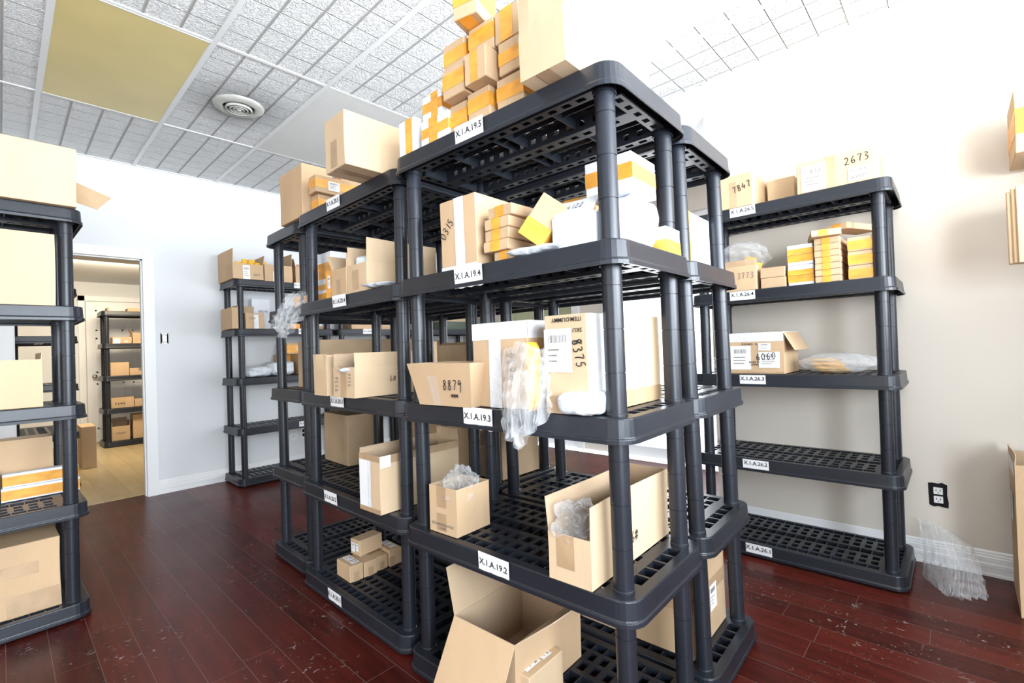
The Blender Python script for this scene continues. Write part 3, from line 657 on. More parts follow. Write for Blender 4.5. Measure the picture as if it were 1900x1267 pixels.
    if open:
        # flaps hinge on the rim; angle 0 = straight up, positive = folded outwards
        for k, (ln, ang) in open.items():
            o, u, v, n, w, h = FC[k]
            if ln < .005: continue
            a = math.radians(ang)
            dz, dn = math.cos(a)*ln, math.sin(a)*ln
            V, F = [], []
            h0 = Vector(fn(tuple(o[j]+v[j]*h+u[j]*.002 for j in range(3)))); h1 = Vector(fn(tuple(o[j]+v[j]*h+u[j]*(w-.002) for j in range(3))))
            nn = Vector(n); dirv = Vector((0, 0, dz)) + nn*dn; side = dirv.cross(h1-h0).normalized()*t*.8
            if side.dot(nn) > 0: side = -side
            b0 = 0
            for s_ in (Vector((0, 0, 0)), side):
                for j in range(4):
                    for i in range(5):
                        p = h0.lerp(h1, i/4) + dirv*(j/3) + s_ + nn*(.004*math.sin(i*1.3+_seed[0])*j/3)
                        V.append(tuple(p))
            for s_ in (0, 20):
                for j in range(3):
                    for i in range(4):
                        q = (s_+j*5+i, s_+j*5+i+1, s_+j*5+i+6, s_+j*5+i+5); F.append(q if s_ == 0 else q[::-1])
            ring = [0, 1, 2, 3, 4, 9, 14, 19, 18, 17, 16, 15, 10, 5]; nf = len(F)
            for i in range(len(ring)): a_, b_ = ring[i], ring[(i+1) % len(ring)]; F.append((a_, a_+20, b_+20, b_))
            mi = [0]*12+[1]*12+[2]*(len(F)-24)
            fo = mesh_obj('flap', V, F, [M[mat], M[inmat], M['edge']], r, mi)
            if ftext and ftext[0] == k:
                up = dirv.normalized(); uu = Vector(u); no = uu.cross(up).normalized(); c0 = (h0+h1)/2+dirv*.5
                c0 = c0 + (no if no.dot(nn) > 0 or no.z > 0 else -no)*.004
                ob = bpy.data.objects.new('handwriting', stroke_mesh(ftext[1], ftext[2], ftext[3])); COL.objects.link(ob); ob.parent = fo
                ob.matrix_local = Matrix(((uu.x, up.x, no.x, c0.x), (uu.y, up.y, no.y, c0.y), (uu.z, up.z, no.z, c0.z), (0, 0, 0, 1)))
    return r
def nz(p, s, sc): return noise.noise(Vector((p[0]*sc+s*7.3, p[1]*sc-s*3.1, p[2]*sc+s)))
def crumple(c, rad, mat, name, label, seed, crush=.22, cat=None, group=None, base=None):
    bm = bmesh.new(); bmesh.ops.create_icosphere(bm, subdivisions=5, radius=1)
    for v in bm.verts:
        d = v.co.normalized(); f = 1+crush*(abs(nz(d, seed, 2.2))*2-.5)+crush*.5*(.5-abs(nz(d, seed+9, 5)))+crush*.22*nz(d, seed+3, 12)
        v.co = Vector((d.x*rad[0]*f, d.y*rad[1]*f, max(-rad[2]*.92, d.z*rad[2]*f)))
    me = bpy.data.meshes.new(name); bm.to_mesh(me); bm.free(); me.materials.append(M[mat]); me.polygons.foreach_set('use_smooth', [True]*len(me.polygons))
    o = bpy.data.objects.new(name, me); COL.objects.link(o); o.location = c
    return tag(o, label, cat or 'plastic bag', group)
def bundle(N, L, D, H, yaw, label, mat='white', cat='bundle', group=None):
    _seed[0] += 1; s = _seed[0]
    bm = bmesh.new(); bmesh.ops.create_cube(bm, size=1); bmesh.ops.subdivide_edges(bm, edges=bm.edges, cuts=15, use_grid_fill=True)
    for v in bm.verts:
        x, y, z = v.co; d = Vector((x, y, z))*2
        p = 4.0; m_ = (abs(d.x)**p+abs(d.y)**p+abs(d.z)**p)**(1/p); d = d/m_*max(abs(d.x), abs(d.y), abs(d.z))*.5
        q = Vector((d.x*D, d.y*L, (d.z+.5)*H))
        k = .10*nz(q, s, 13)+.05*nz(q, s+4, 34)
        q += Vector((d.x*D, d.y*L, d.z*H))*k*1.6
        if q.z < 0: q.z = 0
        v.co = q+Vector((D/2, L/2, 0))
    me = bpy.data.meshes.new('b'); bm.to_mesh(me); bm.free(); me.materials.append(M[mat]); me.polygons.foreach_set('use_smooth', [True]*len(me.polygons))
    nm = {'bundle': 'wrapped_bundle', 'mailer': 'mailer_bag', 'plastic bag': 'plastic_bag'}[cat]
    o = bpy.data.objects.new(nm, me); COL.objects.link(o); o.matrix_world = Matrix.Translation(N) @ Matrix.Rotation(yaw, 4, 'Z')
    return tag(o, label, cat, group)
def mailer(name, c, w, d, h, yaw, label, mat='mailer', text=None, up=False, col=None):
    """pillow-shaped envelope, centre of its base edge at c; up = standing on its short edge"""
    _seed[0] += 1; s = _seed[0]; V, F = [], []; n = 16
    for sd in (1, -1):
        for j in range(n+1):
            for i in range(n+1):
                u, v = i/n*2-1, j/n*2-1
                e_ = (1-u**4)*(1-v**4)
                z = sd*h*.5*max(0, e_)**.5 + .25*h*nz((u, v, sd), s, 2.1)*max(0, e_)
                V.append((u*w/2, v*d/2, z+h*.55))
    for k in (0, 1):
        b = k*(n+1)**2
        for j in range(n):
            for i in range(n):
                a = b+j*(n+1)+i; q = (a, a+1, a+n+2, a+n+1); F.append(q if k == 0 else q[::-1])
    o = mesh_obj(name, V, F, M[mat], None, smooth=True)
    mw = Matrix.Translation(c) @ Matrix.Rotation(yaw, 4, 'Z')
    if up: mw = Matrix.Translation((c[0], c[1]+h*.5, c[2]+d/2)) @ Matrix.Rotation(yaw, 4, 'Z') @ Matrix.Rotation(PI/2, 4, 'X')
    o.matrix_world = mw
    tag(o, label, 'envelope' if up else 'mailer')
    if text:
        t = bpy.data.objects.new('printed_text', text_mesh(text, .022, 'ink')); COL.objects.link(t); t.parent = o; t.location = (0.0, -d*.15, h*1.12)
    return o
def drape(name, top, bot, label, n=6, sag=.03, mat='film'):
    """crumpled thin film hanging from the top polyline to the bottom one"""
    _seed[0] += 1; s = _seed[0]; V, F = [], []; NU, NV = 44, 44
    def poly(P, t):
        t *= len(P)-1; i = min(int(t), len(P)-2); return Vector(P[i]).lerp(Vector(P[i+1]), t-i)
    zmin = min(p[2] for p in bot)
    for side in (0, 1):
        for j in range(NV+1):
            for i in range(NU+1):
                u, v = i/NU, j/NV
                a, b = poly(top, u), poly(bot, u); p = a.lerp(b, v)
                e_ = math.sin(PI*u)*.8+.2
                nrm = Vector((-1, -.35, .2)).normalized()
                f = (.020*math.sin(n*2*PI*u+3*v+2*nz((u, v, 0), s, 3))+.030*nz((u*1.5, v*2.5, side), s, 4)+.012*nz((u, v, side*3), s+2, 12))*(.35+v*.65)
                p = p + nrm*(f+(side*.022+sag*math.sin(PI*v)*(1 if side else .4))*e_)
                p.z += .012*nz((u, v, side), s+5, 6)
                if p.z < .004: p.z = .004+.002*side
                V.append(tuple(p))
    for side in (0, 1):
        b0 = side*(NU+1)*(NV+1)
        for j in range(NV):
            for i in range(NU): a = b0+j*(NU+1)+i; F.append((a, a+1, a+NU+2, a+NU+1))
    o = mesh_obj(name, V, F, M[mat], None, smooth=True)
    return tag(o, label, 'plastic bag')
_env = [0]
def envelopes(N, D, L, H, what, tips=False, flat=False, axis='y'):
    """a handful of envelopes, each its own object"""
    rr = random.Random(int(N[1]*100)); k = 5
    where = {True: 'in the carton with labels on shelf 26.3'}.get(tips, 'in the cloudy bag on shelf 26.3' if flat else ('in the top carton on the far wall unit' if axis == 'x' else 'in the clear bag above the carton marked 3773'))
    words = ('first', 'second', 'third', 'fourth', 'fifth', 'sixth')
    n = 5 if axis == 'y' else 6
    for i in range(n):
        w, h, t = (L*.8, H*rr.uniform(.8, 1.05), .010)
        V, F = [], []; bxx(V, F, -t/2, t/2, -w/2, w/2, 0, h)
        o = mesh_obj('envelope', V, F, M['yellow'])
        bm = bmesh.new(); bm.from_mesh(o.data); bmesh.ops.subdivide_edges(bm, edges=bm.edges, cuts=3, use_grid_fill=True)
        for v in bm.verts:
            q = (v.co.y/w*2)**2; zz = (v.co.z/h*2-1)**2; v.co.x *= max(.15, (1-.8*q)*(1-.6*zz))*1.5; v.co.x += .012*math.sin(v.co.z/h*2+i)
        bm.to_mesh(o.data); bm.free()
        if flat: m = Matrix.Translation((N[0]+D*.5, N[1]+L*(.35+.08*i), N[2]+.006+.0105*i)) @ Matrix.Rotation(rr.uniform(-.2, .2), 4, 'Z') @ Matrix.Rotation(PI/2, 4, 'Y') @ Matrix.Translation((0, 0, -h*.5))
        elif tips: m = Matrix.Translation((N[0]+D*i/n, N[1]+L*(i+.5)/n, N[2]-.06)) @ Matrix.Rotation(rr.uniform(-.5, .5), 4, 'Z') @ Matrix.Rotation(rr.uniform(-.5, .5), 4, 'X') @ Matrix.Scale(.45, 4, (0, 1, 0))
        elif axis == 'x': m = Matrix.Translation((N[0]+.04+D*(i+.1)/n, N[1]+L*.4, N[2])) @ Matrix.Rotation(PI/2+rr.uniform(-.15, .15), 4, 'Z') @ Matrix.Scale(.32, 4, (0, 1, 0)) @ Matrix.Scale(2.4, 4, (1, 0, 0))
        else: m = Matrix.Translation((N[0]+D*(i+.3)/n, N[1]+L*(.15+.16*i), N[2])) @ Matrix.Rotation(rr.uniform(-.6, .6), 4, 'Z') @ Matrix.Rotation(rr.uniform(-.1, .6), 4, 'X') @ Matrix.Scale(.6, 4, (0, 1, 0))
        o.matrix_world = m
        tag(o, '%s, %s %s' % ('yellow padded envelope', words[i]+' from the '+('left' if axis == 'x' else 'right' if not flat else 'bottom'), where), 'envelope', 'yellow envelopes '+where)
def flap_sheet(P, label):
    V = [tuple(p) for p in P]+[(p[0], p[1]+.004, p[2]) for p in P]
    F = [(0, 1, 2, 3), (7, 6, 5, 4), (0, 4, 5, 1), (1, 5, 6, 2), (2, 6, 7, 3), (3, 7, 4, 0)]
    return tag(mesh_obj('cardboard_piece', V, F, M['kraft3']), label, 'cardboard piece')

# ---- top shelf of the nearest unit
carton((0.9539,0.6766,1.8365),0.1443,0.4790,0.1221,0.032,'big open kraft carton overhanging the top corner of the nearest unit', mat='kraft2', open={'F': (0.1, -2), 'S': (0.12, 3), 'K': (0.1, 0), 'L': (0.1, 0)}, bands=[('B', 0.35, 0.65, 'btape')])
carton((1.0240,0.8737,1.8365),0.1027,0.1400,0.0947,0.032,'small taped kraft box on the top shelf, bottom row, half behind the big open carton', bands=[('H', 0.3, 0.75, 'orange')], group='small kraft boxes with orange tape stacked on the top shelf', cat='box')
carton((1.0157,1.0032,1.8365),0.0946,0.1300,0.0970,0.032,'small taped kraft box on the top shelf, bottom row, directly above the tag', bands=[('H', 0.35, 0.8, 'orange')], group='small kraft boxes with orange tape stacked on the top shelf', cat='box')
carton((1.0204,1.1097,1.8365),0.0807,0.1300,0.0940,0.032,'small taped kraft box on the top shelf, bottom row, against the white wrapped boxes', bands=[('H', 0.25, 0.75, 'orange')], group='small kraft boxes with orange tape stacked on the top shelf', cat='box')
carton((1.0182,0.8715,1.9350),0.0888,0.1300,0.0960,0.032,'small taped kraft box on the top shelf, second row, tucked behind the big open carton', bands=[('H', 0.3, 0.7, 'orange')], group='small kraft boxes with orange tape stacked on the top shelf', cat='box')
carton((0.9789,0.9775,1.9350),0.0900,0.1200,0.0955,0.032,'small taped kraft box in the middle of the top shelf stack, jutting out', bands=[('V', 0.3, 0.62, 'orange')], group='small kraft boxes with orange tape stacked on the top shelf', cat='box')
carton((0.9859,1.0814,1.9350),0.0987,0.1300,0.0955,0.032,'small taped kraft box in the second row of the top shelf stack, left end', bands=[('H', 0.3, 0.8, 'orange')], group='small kraft boxes with orange tape stacked on the top shelf', cat='box')
carton((1.0181,0.8789,2.0330),0.0927,0.1300,0.0950,0.032,'small taped kraft box third row of the top shelf stack, cut by the picture top', bands=[('V', 0.25, 0.75, 'orange')], group='small kraft boxes with orange tape stacked on the top shelf', cat='box')
carton((1.0149,0.9768,2.0330),0.1048,0.1300,0.0950,0.032,'small taped kraft box in the third row of the top shelf stack, middle', bands=[('H', 0.35, 0.85, 'orange')], group='small kraft boxes with orange tape stacked on the top shelf', cat='box')
carton((1.0108,1.1037,2.0330),0.0974,0.1300,0.0950,0.032,'small taped kraft box in the third row of the top shelf stack, left end', bands=[('H', 0.3, 0.75, 'orange')], group='small kraft boxes with orange tape stacked on the top shelf', cat='box')
carton((0.9720,1.0000,2.1310),0.0850,0.1150,0.1300,0.250,'small taped kraft box alone on top of the stack, cut by the picture top', bands=[('B', 0.25, 0.8, 'orange'), ('H', 0.3, 0.8, 'orange')], group='small kraft boxes with orange tape stacked on the top shelf', cat='box')
carton((1.0022,1.3648,1.8365),0.0896,0.2000,0.1263,0.032,'white wrapped box with one upright orange stripe at the left end of the top shelf', mat='white', bands=[('V', 0.42, 0.85, 'orange')], group='white wrapped boxes with orange tape', cat='box')
carton((1.0078,1.1889,1.8365),0.1415,0.1500,0.0880,0.032,'white wrapped box with an orange tape cross on the top shelf, lower one', mat='white', bands=[('H', 0.3, 0.68, 'orange'), ('V', 0.3, 0.62, 'orange')], group='white wrapped boxes with orange tape', cat='box')
carton((1.0167,1.2292,1.9275),0.1005,0.1200,0.0850,0.032,'white wrapped box with an orange tape cross on the top shelf, upper one', mat='white', bands=[('H', 0.3, 0.7, 'orange'), ('V', 0.45, 0.8, 'orange')], group='white wrapped boxes with orange tape', cat='box')
# ---- top shelf of the unit tagged 20
carton((0.8746,1.6188,1.8365),0.1572,0.4200,0.2023,-0.009,'large kraft carton jutting far out over the front of the top shelf tagged 20', mat='kraft2', bands=[('B', 0.38, 0.62, 'btape'), ('F1', 0.3, 0.6, 0.05, 0.55, 'btape')])
carton((1.0420,2.3679,1.8365),0.2791,0.1600,0.2667,-0.009,'tall kraft carton at the far left end of the top shelf tagged 20')
carton((1.0750,2.2641,1.8365),0.0750,0.1674,0.0913,-0.009,'flat taped kraft box with white label, lower of the pair on the top shelf', bands=[('H', 0.25, 0.75, 'orange')], labels=[('S', 0.5, 0.8, 0.15, 0.7)], group='flat labelled boxes', cat='box')
carton((1.0516,2.2391,1.9290),0.0748,0.1806,0.0836,-0.009,'flat taped kraft box with white label, upper of the pair on the top shelf', bands=[('H', 0.3, 0.8, 'orange')], labels=[('S', 0.35, 0.68, 0.2, 0.75)], group='flat labelled boxes', cat='box')
carton((1.1900,2.2500,1.8370),0.1200,0.1400,0.2100,0.000,'brown box with orange tape standing behind the pair of flat labelled boxes', bands=[('H', 0.3, 0.8, 'orange')], cat='box')
# ---- shelf 19.4
carton((1.0212,1.0878,1.3965),0.1686,0.2304,0.2333,0.032,'kraft carton marked 0315 with a wide strip of white tape down its front', bands=[('V', 0.42, 0.68, 'wtape'), ('F1', 0.0, 1, 0.0, 0.06, 'wtape')], texts=[('F', '0315', 0.22, 0.6, 0.042, 'ink', 0.2, 48)])
carton((1.0390,0.9450,1.3965),0.0820,0.2000,0.0328,0.035,'flat taped kraft box, lowest in the stack beside the carton marked 0315', bands=[('V', 0.3, 0.66, 'orange')], group='flat kraft boxes in the stack beside the carton marked 0315', cat='box')
carton((1.0270,0.9570,1.4301),0.1000,0.2000,0.0328,0.055,'flat taped kraft box, second from the bottom in the stack beside the carton marked 0315', bands=[('V', 0.3, 0.66, 'orange')], group='flat kraft boxes in the stack beside the carton marked 0315', cat='box')
carton((1.0270,0.9550,1.4637),0.1000,0.2000,0.0328,0.005,'flat taped kraft box, third from the bottom in the stack beside the carton marked 0315', bands=[('V', 0.3, 0.66, 'orange')], group='flat kraft boxes in the stack beside the carton marked 0315', cat='box')
carton((1.0270,0.9510,1.4973),0.1000,0.2000,0.0328,0.045,'flat taped kraft box, fourth from the bottom in the stack beside the carton marked 0315', bands=[('V', 0.3, 0.66, 'orange')], group='flat kraft boxes in the stack beside the carton marked 0315', cat='box')
carton((1.0270,0.9410,1.5309),0.1000,0.2000,0.0328,-0.015,'flat taped kraft box, topmost in the stack beside the carton marked 0315', bands=[('V', 0.3, 0.66, 'orange')], group='flat kraft boxes in the stack beside the carton marked 0315', cat='box')
carton((1.2500,0.8150,1.3970),0.1350,0.1500,0.2050,0.030,'kraft box with orange tape standing behind the stack on shelf 19.4', bands=[('V', 0.3, 0.7, 'orange')], cat='box')
carton((1.0350,0.8300,1.4380),0.0850,0.0750,0.1300,0.350,'kraft box with orange tape leaning tilted on the printed mailer', bands=[('H', 0.0, 0.42, 'orange')], cat='box', tilt=(38, 'x'))
carton((1.0400,0.6700,1.3970),0.1300,0.1700,0.0850,0.030,'white carton with a raised flap marked 4122 on shelf 19.4', mat='white', open={'F': (0.07, -42)}, ftext=('F', '4122', 0.02, 'ink', 0.25), inmat='white')
mailer('mailer_bag',(1.045,.86,1.397),.18,.075,.022,-1.45,'printed white poly mailer lying under the tilted box',text='Please Note')
carton((1.1500,0.6150,1.5450),0.1450,0.1450,0.1050,0.030,'white wrapped box with an orange band high behind the corner post on shelf 19.4', mat='white', bands=[('H', 0.32, 0.72, 'orange')], group='white wrapped boxes with orange tape', cat='box')
bundle((1.155,.60,1.397),.145,.15,.146,.03,'white plastic wrapped bundle under the banded box behind the corner post')
carton((1.3100,0.6000,1.3970),0.1000,0.1000,0.0750,0.030,'white wrapped box with an orange band low by the rear post of shelf 19.4', mat='white', bands=[('H', 0.0, 0.5, 'orange')], group='white wrapped boxes with orange tape', cat='box')
carton((1.5850,0.6750,1.3970),0.1400,0.2850,0.2000,0.030,'tall white wrapped box with an orange stripe on the unit behind', mat='white', bands=[('V', 0.2, 0.5, 'orange'), ('W', 0.15, 0.3, 'orange')], group='white wrapped boxes with orange tape', cat='box')
carton((1.5000,1.0200,1.3970),0.1300,0.2000,0.0750,0.030,'kraft box seen beside the left post on shelf 19.4, upright taped front', bands=[('V', 0.3, 0.7, 'orange')], group='kraft boxes with orange tape seen behind the front left post of shelf 19.4', cat='box')
carton((1.4900,1.0100,1.4735),0.1500,0.2000,0.0300,0.060,'flat kraft box lying across the boxes behind the left post on shelf 19.4', bands=[('V', 0.3, 0.6, 'orange')], group='kraft boxes with orange tape seen behind the front left post of shelf 19.4', cat='box')
carton((1.5000,1.2100,1.3970),0.1600,0.2000,0.0425,0.000,'flat kraft box with orange tape behind the left post, lowest of four', bands=[('V', 0.2, 0.6, 'orange')], group='kraft boxes with orange tape seen behind the front left post of shelf 19.4', cat='box')
carton((1.5000,1.2100,1.4410),0.1600,0.2000,0.0425,0.020,'flat kraft box with orange tape behind the left post, second of four', bands=[('V', 0.2, 0.6, 'orange')], group='kraft boxes with orange tape seen behind the front left post of shelf 19.4', cat='box')
carton((1.5000,1.2100,1.4850),0.1600,0.2000,0.0425,0.000,'flat kraft box with orange tape behind the left post, third of four', bands=[('V', 0.2, 0.6, 'orange')], group='kraft boxes with orange tape seen behind the front left post of shelf 19.4', cat='box')
carton((1.5000,1.2100,1.5290),0.1600,0.2000,0.0425,0.020,'flat kraft box with orange tape behind the left post, topmost of four', bands=[('V', 0.2, 0.6, 'orange')], group='kraft boxes with orange tape seen behind the front left post of shelf 19.4', cat='box')
# ---- shelf 19.3
carton((0.9850,1.0980,0.9570),0.2450,0.1300,0.1390,0.060,'open kraft carton marked 8879 with leaning sides', open={}, flare=0.028, texts=[('F', '8879', 0.72, 0.5, 0.046, 'ink', 0.15, 0), ('F', 'xxx', 0.74, 0.25, 0.022, 'ink', 0, 0)], bands=[('F1', 0.3, 0.45, 0.0, 0.7, 'film')])
carton((1.0300,0.9000,0.9570),0.2250,0.1600,0.2580,0.035,'tall kraft carton with white tape bands, beside the carton marked 8879', bands=[('F1', 0.0, 1, 0.8, 1, 'wtape'), ('S1', 0.0, 1, 0.8, 1, 'wtape'), ('V', 0.32, 0.54, 'wtape')], texts=[('F', '4884', 0.72, 0.5, 0.045, 'ink2', 0, 90)])
carton((1.0180,0.6880,0.9570),0.1350,0.4300,0.2620,0.035,'deep kraft carton with a white shipping label and printed text at the corner post', mat='kraft2', labels=[('F', 0.0, 0.66, 0.42, 0.86)], texts=[('F', 'ITEM:DUMMY', 0.55, 0.95, 0.024, 'ink', 0, 180), ('F', 'SKU', 0.8, 0.84, 0.024, 'ink', 0, 180), ('F', 'P.O.', 0.8, 0.72, 0.024, 'ink', 0, 180), ('F', '8375', 0.82, 0.6, 0.04, 'ink', 0.2, -80)], bands=[('F1', 0.0, 1, 0, 0.18, 'btape'), ('S1', 0.0, 1, 0, 0.18, 'btape'), ('S1', 0.02, 0.22, 0.18, 1, 'wtape')])
drape('plastic_bag',[(1.02,.985,1.13),(.995,.88,1.15),(1.02,.80,1.12)],[(.975,.955,.915),(.95,.87,.865),(.985,.78,.965)],'crumpled clear plastic bag hanging over the front of shelf 19.3')
mailer('padded_envelope',(1.01,.868,.96),.045,.19,.036,.0,'puffy orange padded envelope standing between the two tall cartons',mat='yellow',up=True,col='orange')
bundle((.994,.655,.957),.12,.14,.06,.1,'white crumpled mailer in front of the deep carton at the corner post',mat='mailer',cat='mailer')
# ---- shelf 19.2
carton((1.0180,1.2260,0.5170),0.1370,0.1570,0.1570,0.040,'open kraft carton packed with crumpled clear plastic on shelf 19.2', open={}, bands=[('F1', 0.28, 0.62, 0.55, 1, 'btape'), ('F1', 0.27, 0.62, 0.05, 0.42, 'btape')], texts=[('F', '50PCS\nSKU:FO0006868 XSE', 0.5, 0.16, 0.019, 'ink2', 0, 180)])
crumple((1.09,1.285,.66),(.062,.055,.066),'film','plastic_wrap','crumpled clear plastic stuffed in the small open carton on shelf 19.2',3,crush=.34)
carton((1.0040,0.6920,0.5170),0.1330,0.4700,0.1250,0.035,'long open kraft carton marked 6# on shelf 19.2 beside the corner post', mat='kraft2', open={'S': (0.085, 0), 'L': (0.09, 3), 'K': (0.085, 0)}, bands=[('F1', 0.2, 0.62, 0.3, 1, 'btape')], texts=[('S', '6#', 0.5, 0.55, 0.045, 'ink', 0, 0)])
crumple((1.07,.77,.655),(.07,.06,.056),'film','plastic_bag','clear plastic bag spilling from the long open carton marked 6#',5,crush=.34)
carton((1.0300,0.7100,0.5300),0.0900,0.1000,0.0600,0.100,'orange taped packet inside the long open carton marked 6#', bands=[('T', 0.1, 0.9, 'orange')], cat='packet')
carton((1.6000,1.5800,0.5170),0.4000,0.2650,0.3300,0.000,'large brown carton with printed lines, back to back behind shelf 19.2', mat='kraft3', texts=[('F', 'QTY:48 PCS\nG.W:18 KGS\nN.W:16 KGS\nMEAS:60X40CM', 0.68, 0.55, 0.022, 'ink2', 0, 0)], labels=[('F', 0.6, 0.82, 0.72, 0.8)], bands=[('F1', 0.62, 0.76, 0, 0.4, 'btape')])
# ---- shelf 19.1
carton((1.0000,0.9650,0.0770),0.2620,0.3400,0.2000,0.035,'large open kraft carton with splayed flaps on the bottom shelf', open={'F': (0.2, 150), 'L': (0.15, 14), 'S': (0.18, 52), 'K': (0.15, 10)}, texts=[('S', 'C', 0.1, 0.45, 0.04, 'ink', 0, 0)])
carton((1.0234,0.9336,0.0770),0.0832,0.1653,0.1080,0.035,'small kraft box with two white labels on top, in front on the bottom shelf', mat='kraft2', labels=[('T', 0.3, 0.75, 0.1, 0.5), ('T', 0.4, 0.8, 0.55, 0.8)], cat='box')
carton((1.5550,0.6750,0.0770),0.4400,0.3300,0.3600,0.035,'big worn kraft carton with clear tape and labels at the bottom of the unit behind', mat='kraft3', bands=[('H', 0.42, 0.56, 'btape')], labels=[('S', 0.1, 0.42, 0.12, 0.52), ('S', 0.5, 0.7, 0.25, 0.5)], texts=[('S', 'MADE IN\nCHINA 12\nCTN NO.', 0.3, 0.74, 0.022, 'ink2', 0, 0)])
# ---- unit tagged 20
carton((1.1420,2.2900,1.5250),0.1450,0.1900,0.1350,-0.010,'white wrapped box with an orange cross, top of the left pile on shelf 20.4', mat='white', bands=[('H', 0.0, 0.62, 'orange'), ('W', 0.45, 0.7, 'orange')], group='white wrapped boxes with orange tape', cat='box')
carton((1.1300,2.3000,1.4610),0.1500,0.2000,0.0630,-0.010,'white wrapped box with an orange stripe, middle of the left pile on shelf 20.4', mat='white', bands=[('H', 0.1, 0.55, 'orange')], group='white wrapped boxes with orange tape', cat='box')
carton((1.1200,2.3000,1.3970),0.1600,0.2000,0.0630,-0.010,'white wrapped box with an orange stripe, bottom of the left pile on shelf 20.4', mat='white', bands=[('H', 0.35, 0.8, 'orange')], group='white wrapped boxes with orange tape', cat='box')
carton((1.2700,1.9900,1.3970),0.1300,0.1900,0.2550,-0.010,'white wrapped box with orange tape, tall one behind the open cartons on shelf 20.4', mat='white', bands=[('H', 0.4, 0.8, 'orange')], group='white wrapped boxes with orange tape', cat='box')
carton((1.0460,2.0890,1.3970),0.0620,0.2200,0.1290,-0.010,'narrow orange taped box with an upright barcode label on shelf 20.4', bands=[('F1', 0, 1, 0, 1, 'orange')], labels=[('F', 0.35, 0.8, 0.35, 0.8)], cat='box')
carton((1.0300,1.9300,1.3970),0.1350,0.2600,0.1180,-0.010,'open kraft carton with a drooping flap, left one of the two on shelf 20.4', open={'F': (0.001, 0), 'L': (0.09, 35), 'S': (0.04, 0)}, bands=[('F1', 0.35, 0.6, 0.05, 0.6, 'btape')])
carton((1.0330,1.7660,1.3970),0.1580,0.3600,0.1180,-0.010,'open kraft carton holding grey mailers, right one of the two on shelf 20.4', mat='kraft2', open={'S': (0.1, 0), 'L': (0.085, 0)}, bands=[('F1', 0.28, 0.6, 0.1, 0.8, 'btape')])
bundle((1.06,1.80,1.49),.10,.16,.07,.2,'grey poly mailers inside the right open carton on shelf 20.4',mat='mailer',cat='mailer')
mailer('mailer_bag',(1.05,1.67,1.397),.15,.10,.018,-1.3,'white and grey poly mailer lying at the front of shelf 20.4')
carton((0.9680,1.7720,0.9570),0.1720,0.3600,0.1250,0.020,'open kraft carton marked 6# and 9536 on shelf 20.3', mat='kraft2', open={'S': (0.058, 0), 'L': (0.056, 2)}, bands=[('F1', 0.35, 0.62, 0, 1, 'btape')], texts=[('S', '6#', 0.5, 0.55, 0.034, 'ink', 0, 0), ('F', '9536', 0.18, 0.45, 0.036, 'ink2', 0, 90), ('F', '9536', 0.78, 0.6, 0.03, 'ink2', 0, 90)])
mailer('mailer_bag',(1.00,1.85,1.06),.10,.07,.02,.5,'pale blue mailers sticking out of the carton marked 6# on shelf 20.3')
carton((0.9680,2.0120,0.9570),0.1250,0.3400,0.1180,-0.010,'narrow open kraft carton left of the one marked 6# on shelf 20.3', mat='kraft2', open={'F': (0.065, 0), 'S': (0.06, 4), 'L': (0.06, 0)})
carton((1.1600,2.4900,0.9570),0.3000,0.6200,0.2620,-0.045,'long tall kraft carton on the sideways unit behind shelf 20.3', mat='kraft3')
carton((1.5920,1.7200,0.9570),0.3000,0.2800,0.2050,0.000,'kraft carton with a sloping open top on the unit behind shelf 20.3', mat='kraft3', open={'F': (0.03, -60)})
carton((1.5920,1.6000,0.9570),0.0900,0.2800,0.2150,0.000,'carton covered in printed white tape on the unit behind shelf 20.3', mat='kraft', bands=[('F1', 0, 1, 0.6, 1, 'wtape'), ('S1', 0, 1, 0.6, 1, 'wtape')])
carton((0.9820,1.6280,0.5170),0.1460,0.4000,0.2220,0.020,'big kraft carton wrapped in clear tape on shelf 20.2 tag', mat='kraft2', open={'K': (0.05, 0), 'L': (0.02, 0)}, bands=[('F1', 0.0, 0.42, 0.0, 0.92, 'paper'), ('F1', 0.42, 0.58, 0.0, 1, 'wtape'), ('F1', 0.0, 1, 0.9, 1, 'btape'), ('S1', 0.0, 1, 0.86, 1, 'btape'), ('S1', 0, 0.12, 0.8, 1, 'paper'), ('F1', 0, 1, 0, 0.08, 'btape')])
carton((1.3000,2.4750,0.5170),0.3000,0.2200,0.2800,-0.040,'brown kraft carton panel side on the sideways unit behind shelf 20.2', mat='kraft3')
carton((1.5900,2.0200,0.5170),0.3400,0.2800,0.3000,0.000,'brown kraft carton at the back of the block behind shelf 20.2', mat='kraft3')
carton((1.0890,2.0900,0.0770),0.1350,0.0670,0.0760,-0.030,'small kraft box with two labels, left end of the row on the bottom shelf', labels=[('T', 0.1, 0.55, 0.3, 0.85), ('T', 0.62, 0.9, 0.3, 0.85)], bands=[('S1', 0.3, 0.7, 0, 0.6, 'btape')], group='small kraft boxes on the bottom shelf tagged 20', cat='box')
carton((1.1600,2.0880,0.0770),0.1350,0.0670,0.0700,-0.010,'small kraft box second from the left in the row on the bottom shelf', labels=[('T', 0.1, 0.5, 0.3, 0.8)], bands=[('S1', 0.3, 0.7, 0, 0.6, 'btape')], group='small kraft boxes on the bottom shelf tagged 20', cat='box')
carton((1.2320,2.0980,0.0770),0.1350,0.0620,0.0680,0.020,'small kraft box third from the left in the row on the bottom shelf', labels=[('T', 0.1, 0.4, 0.3, 0.8)], bands=[('S1', 0.3, 0.7, 0, 0.6, 'btape')], group='small kraft boxes on the bottom shelf tagged 20', cat='box')
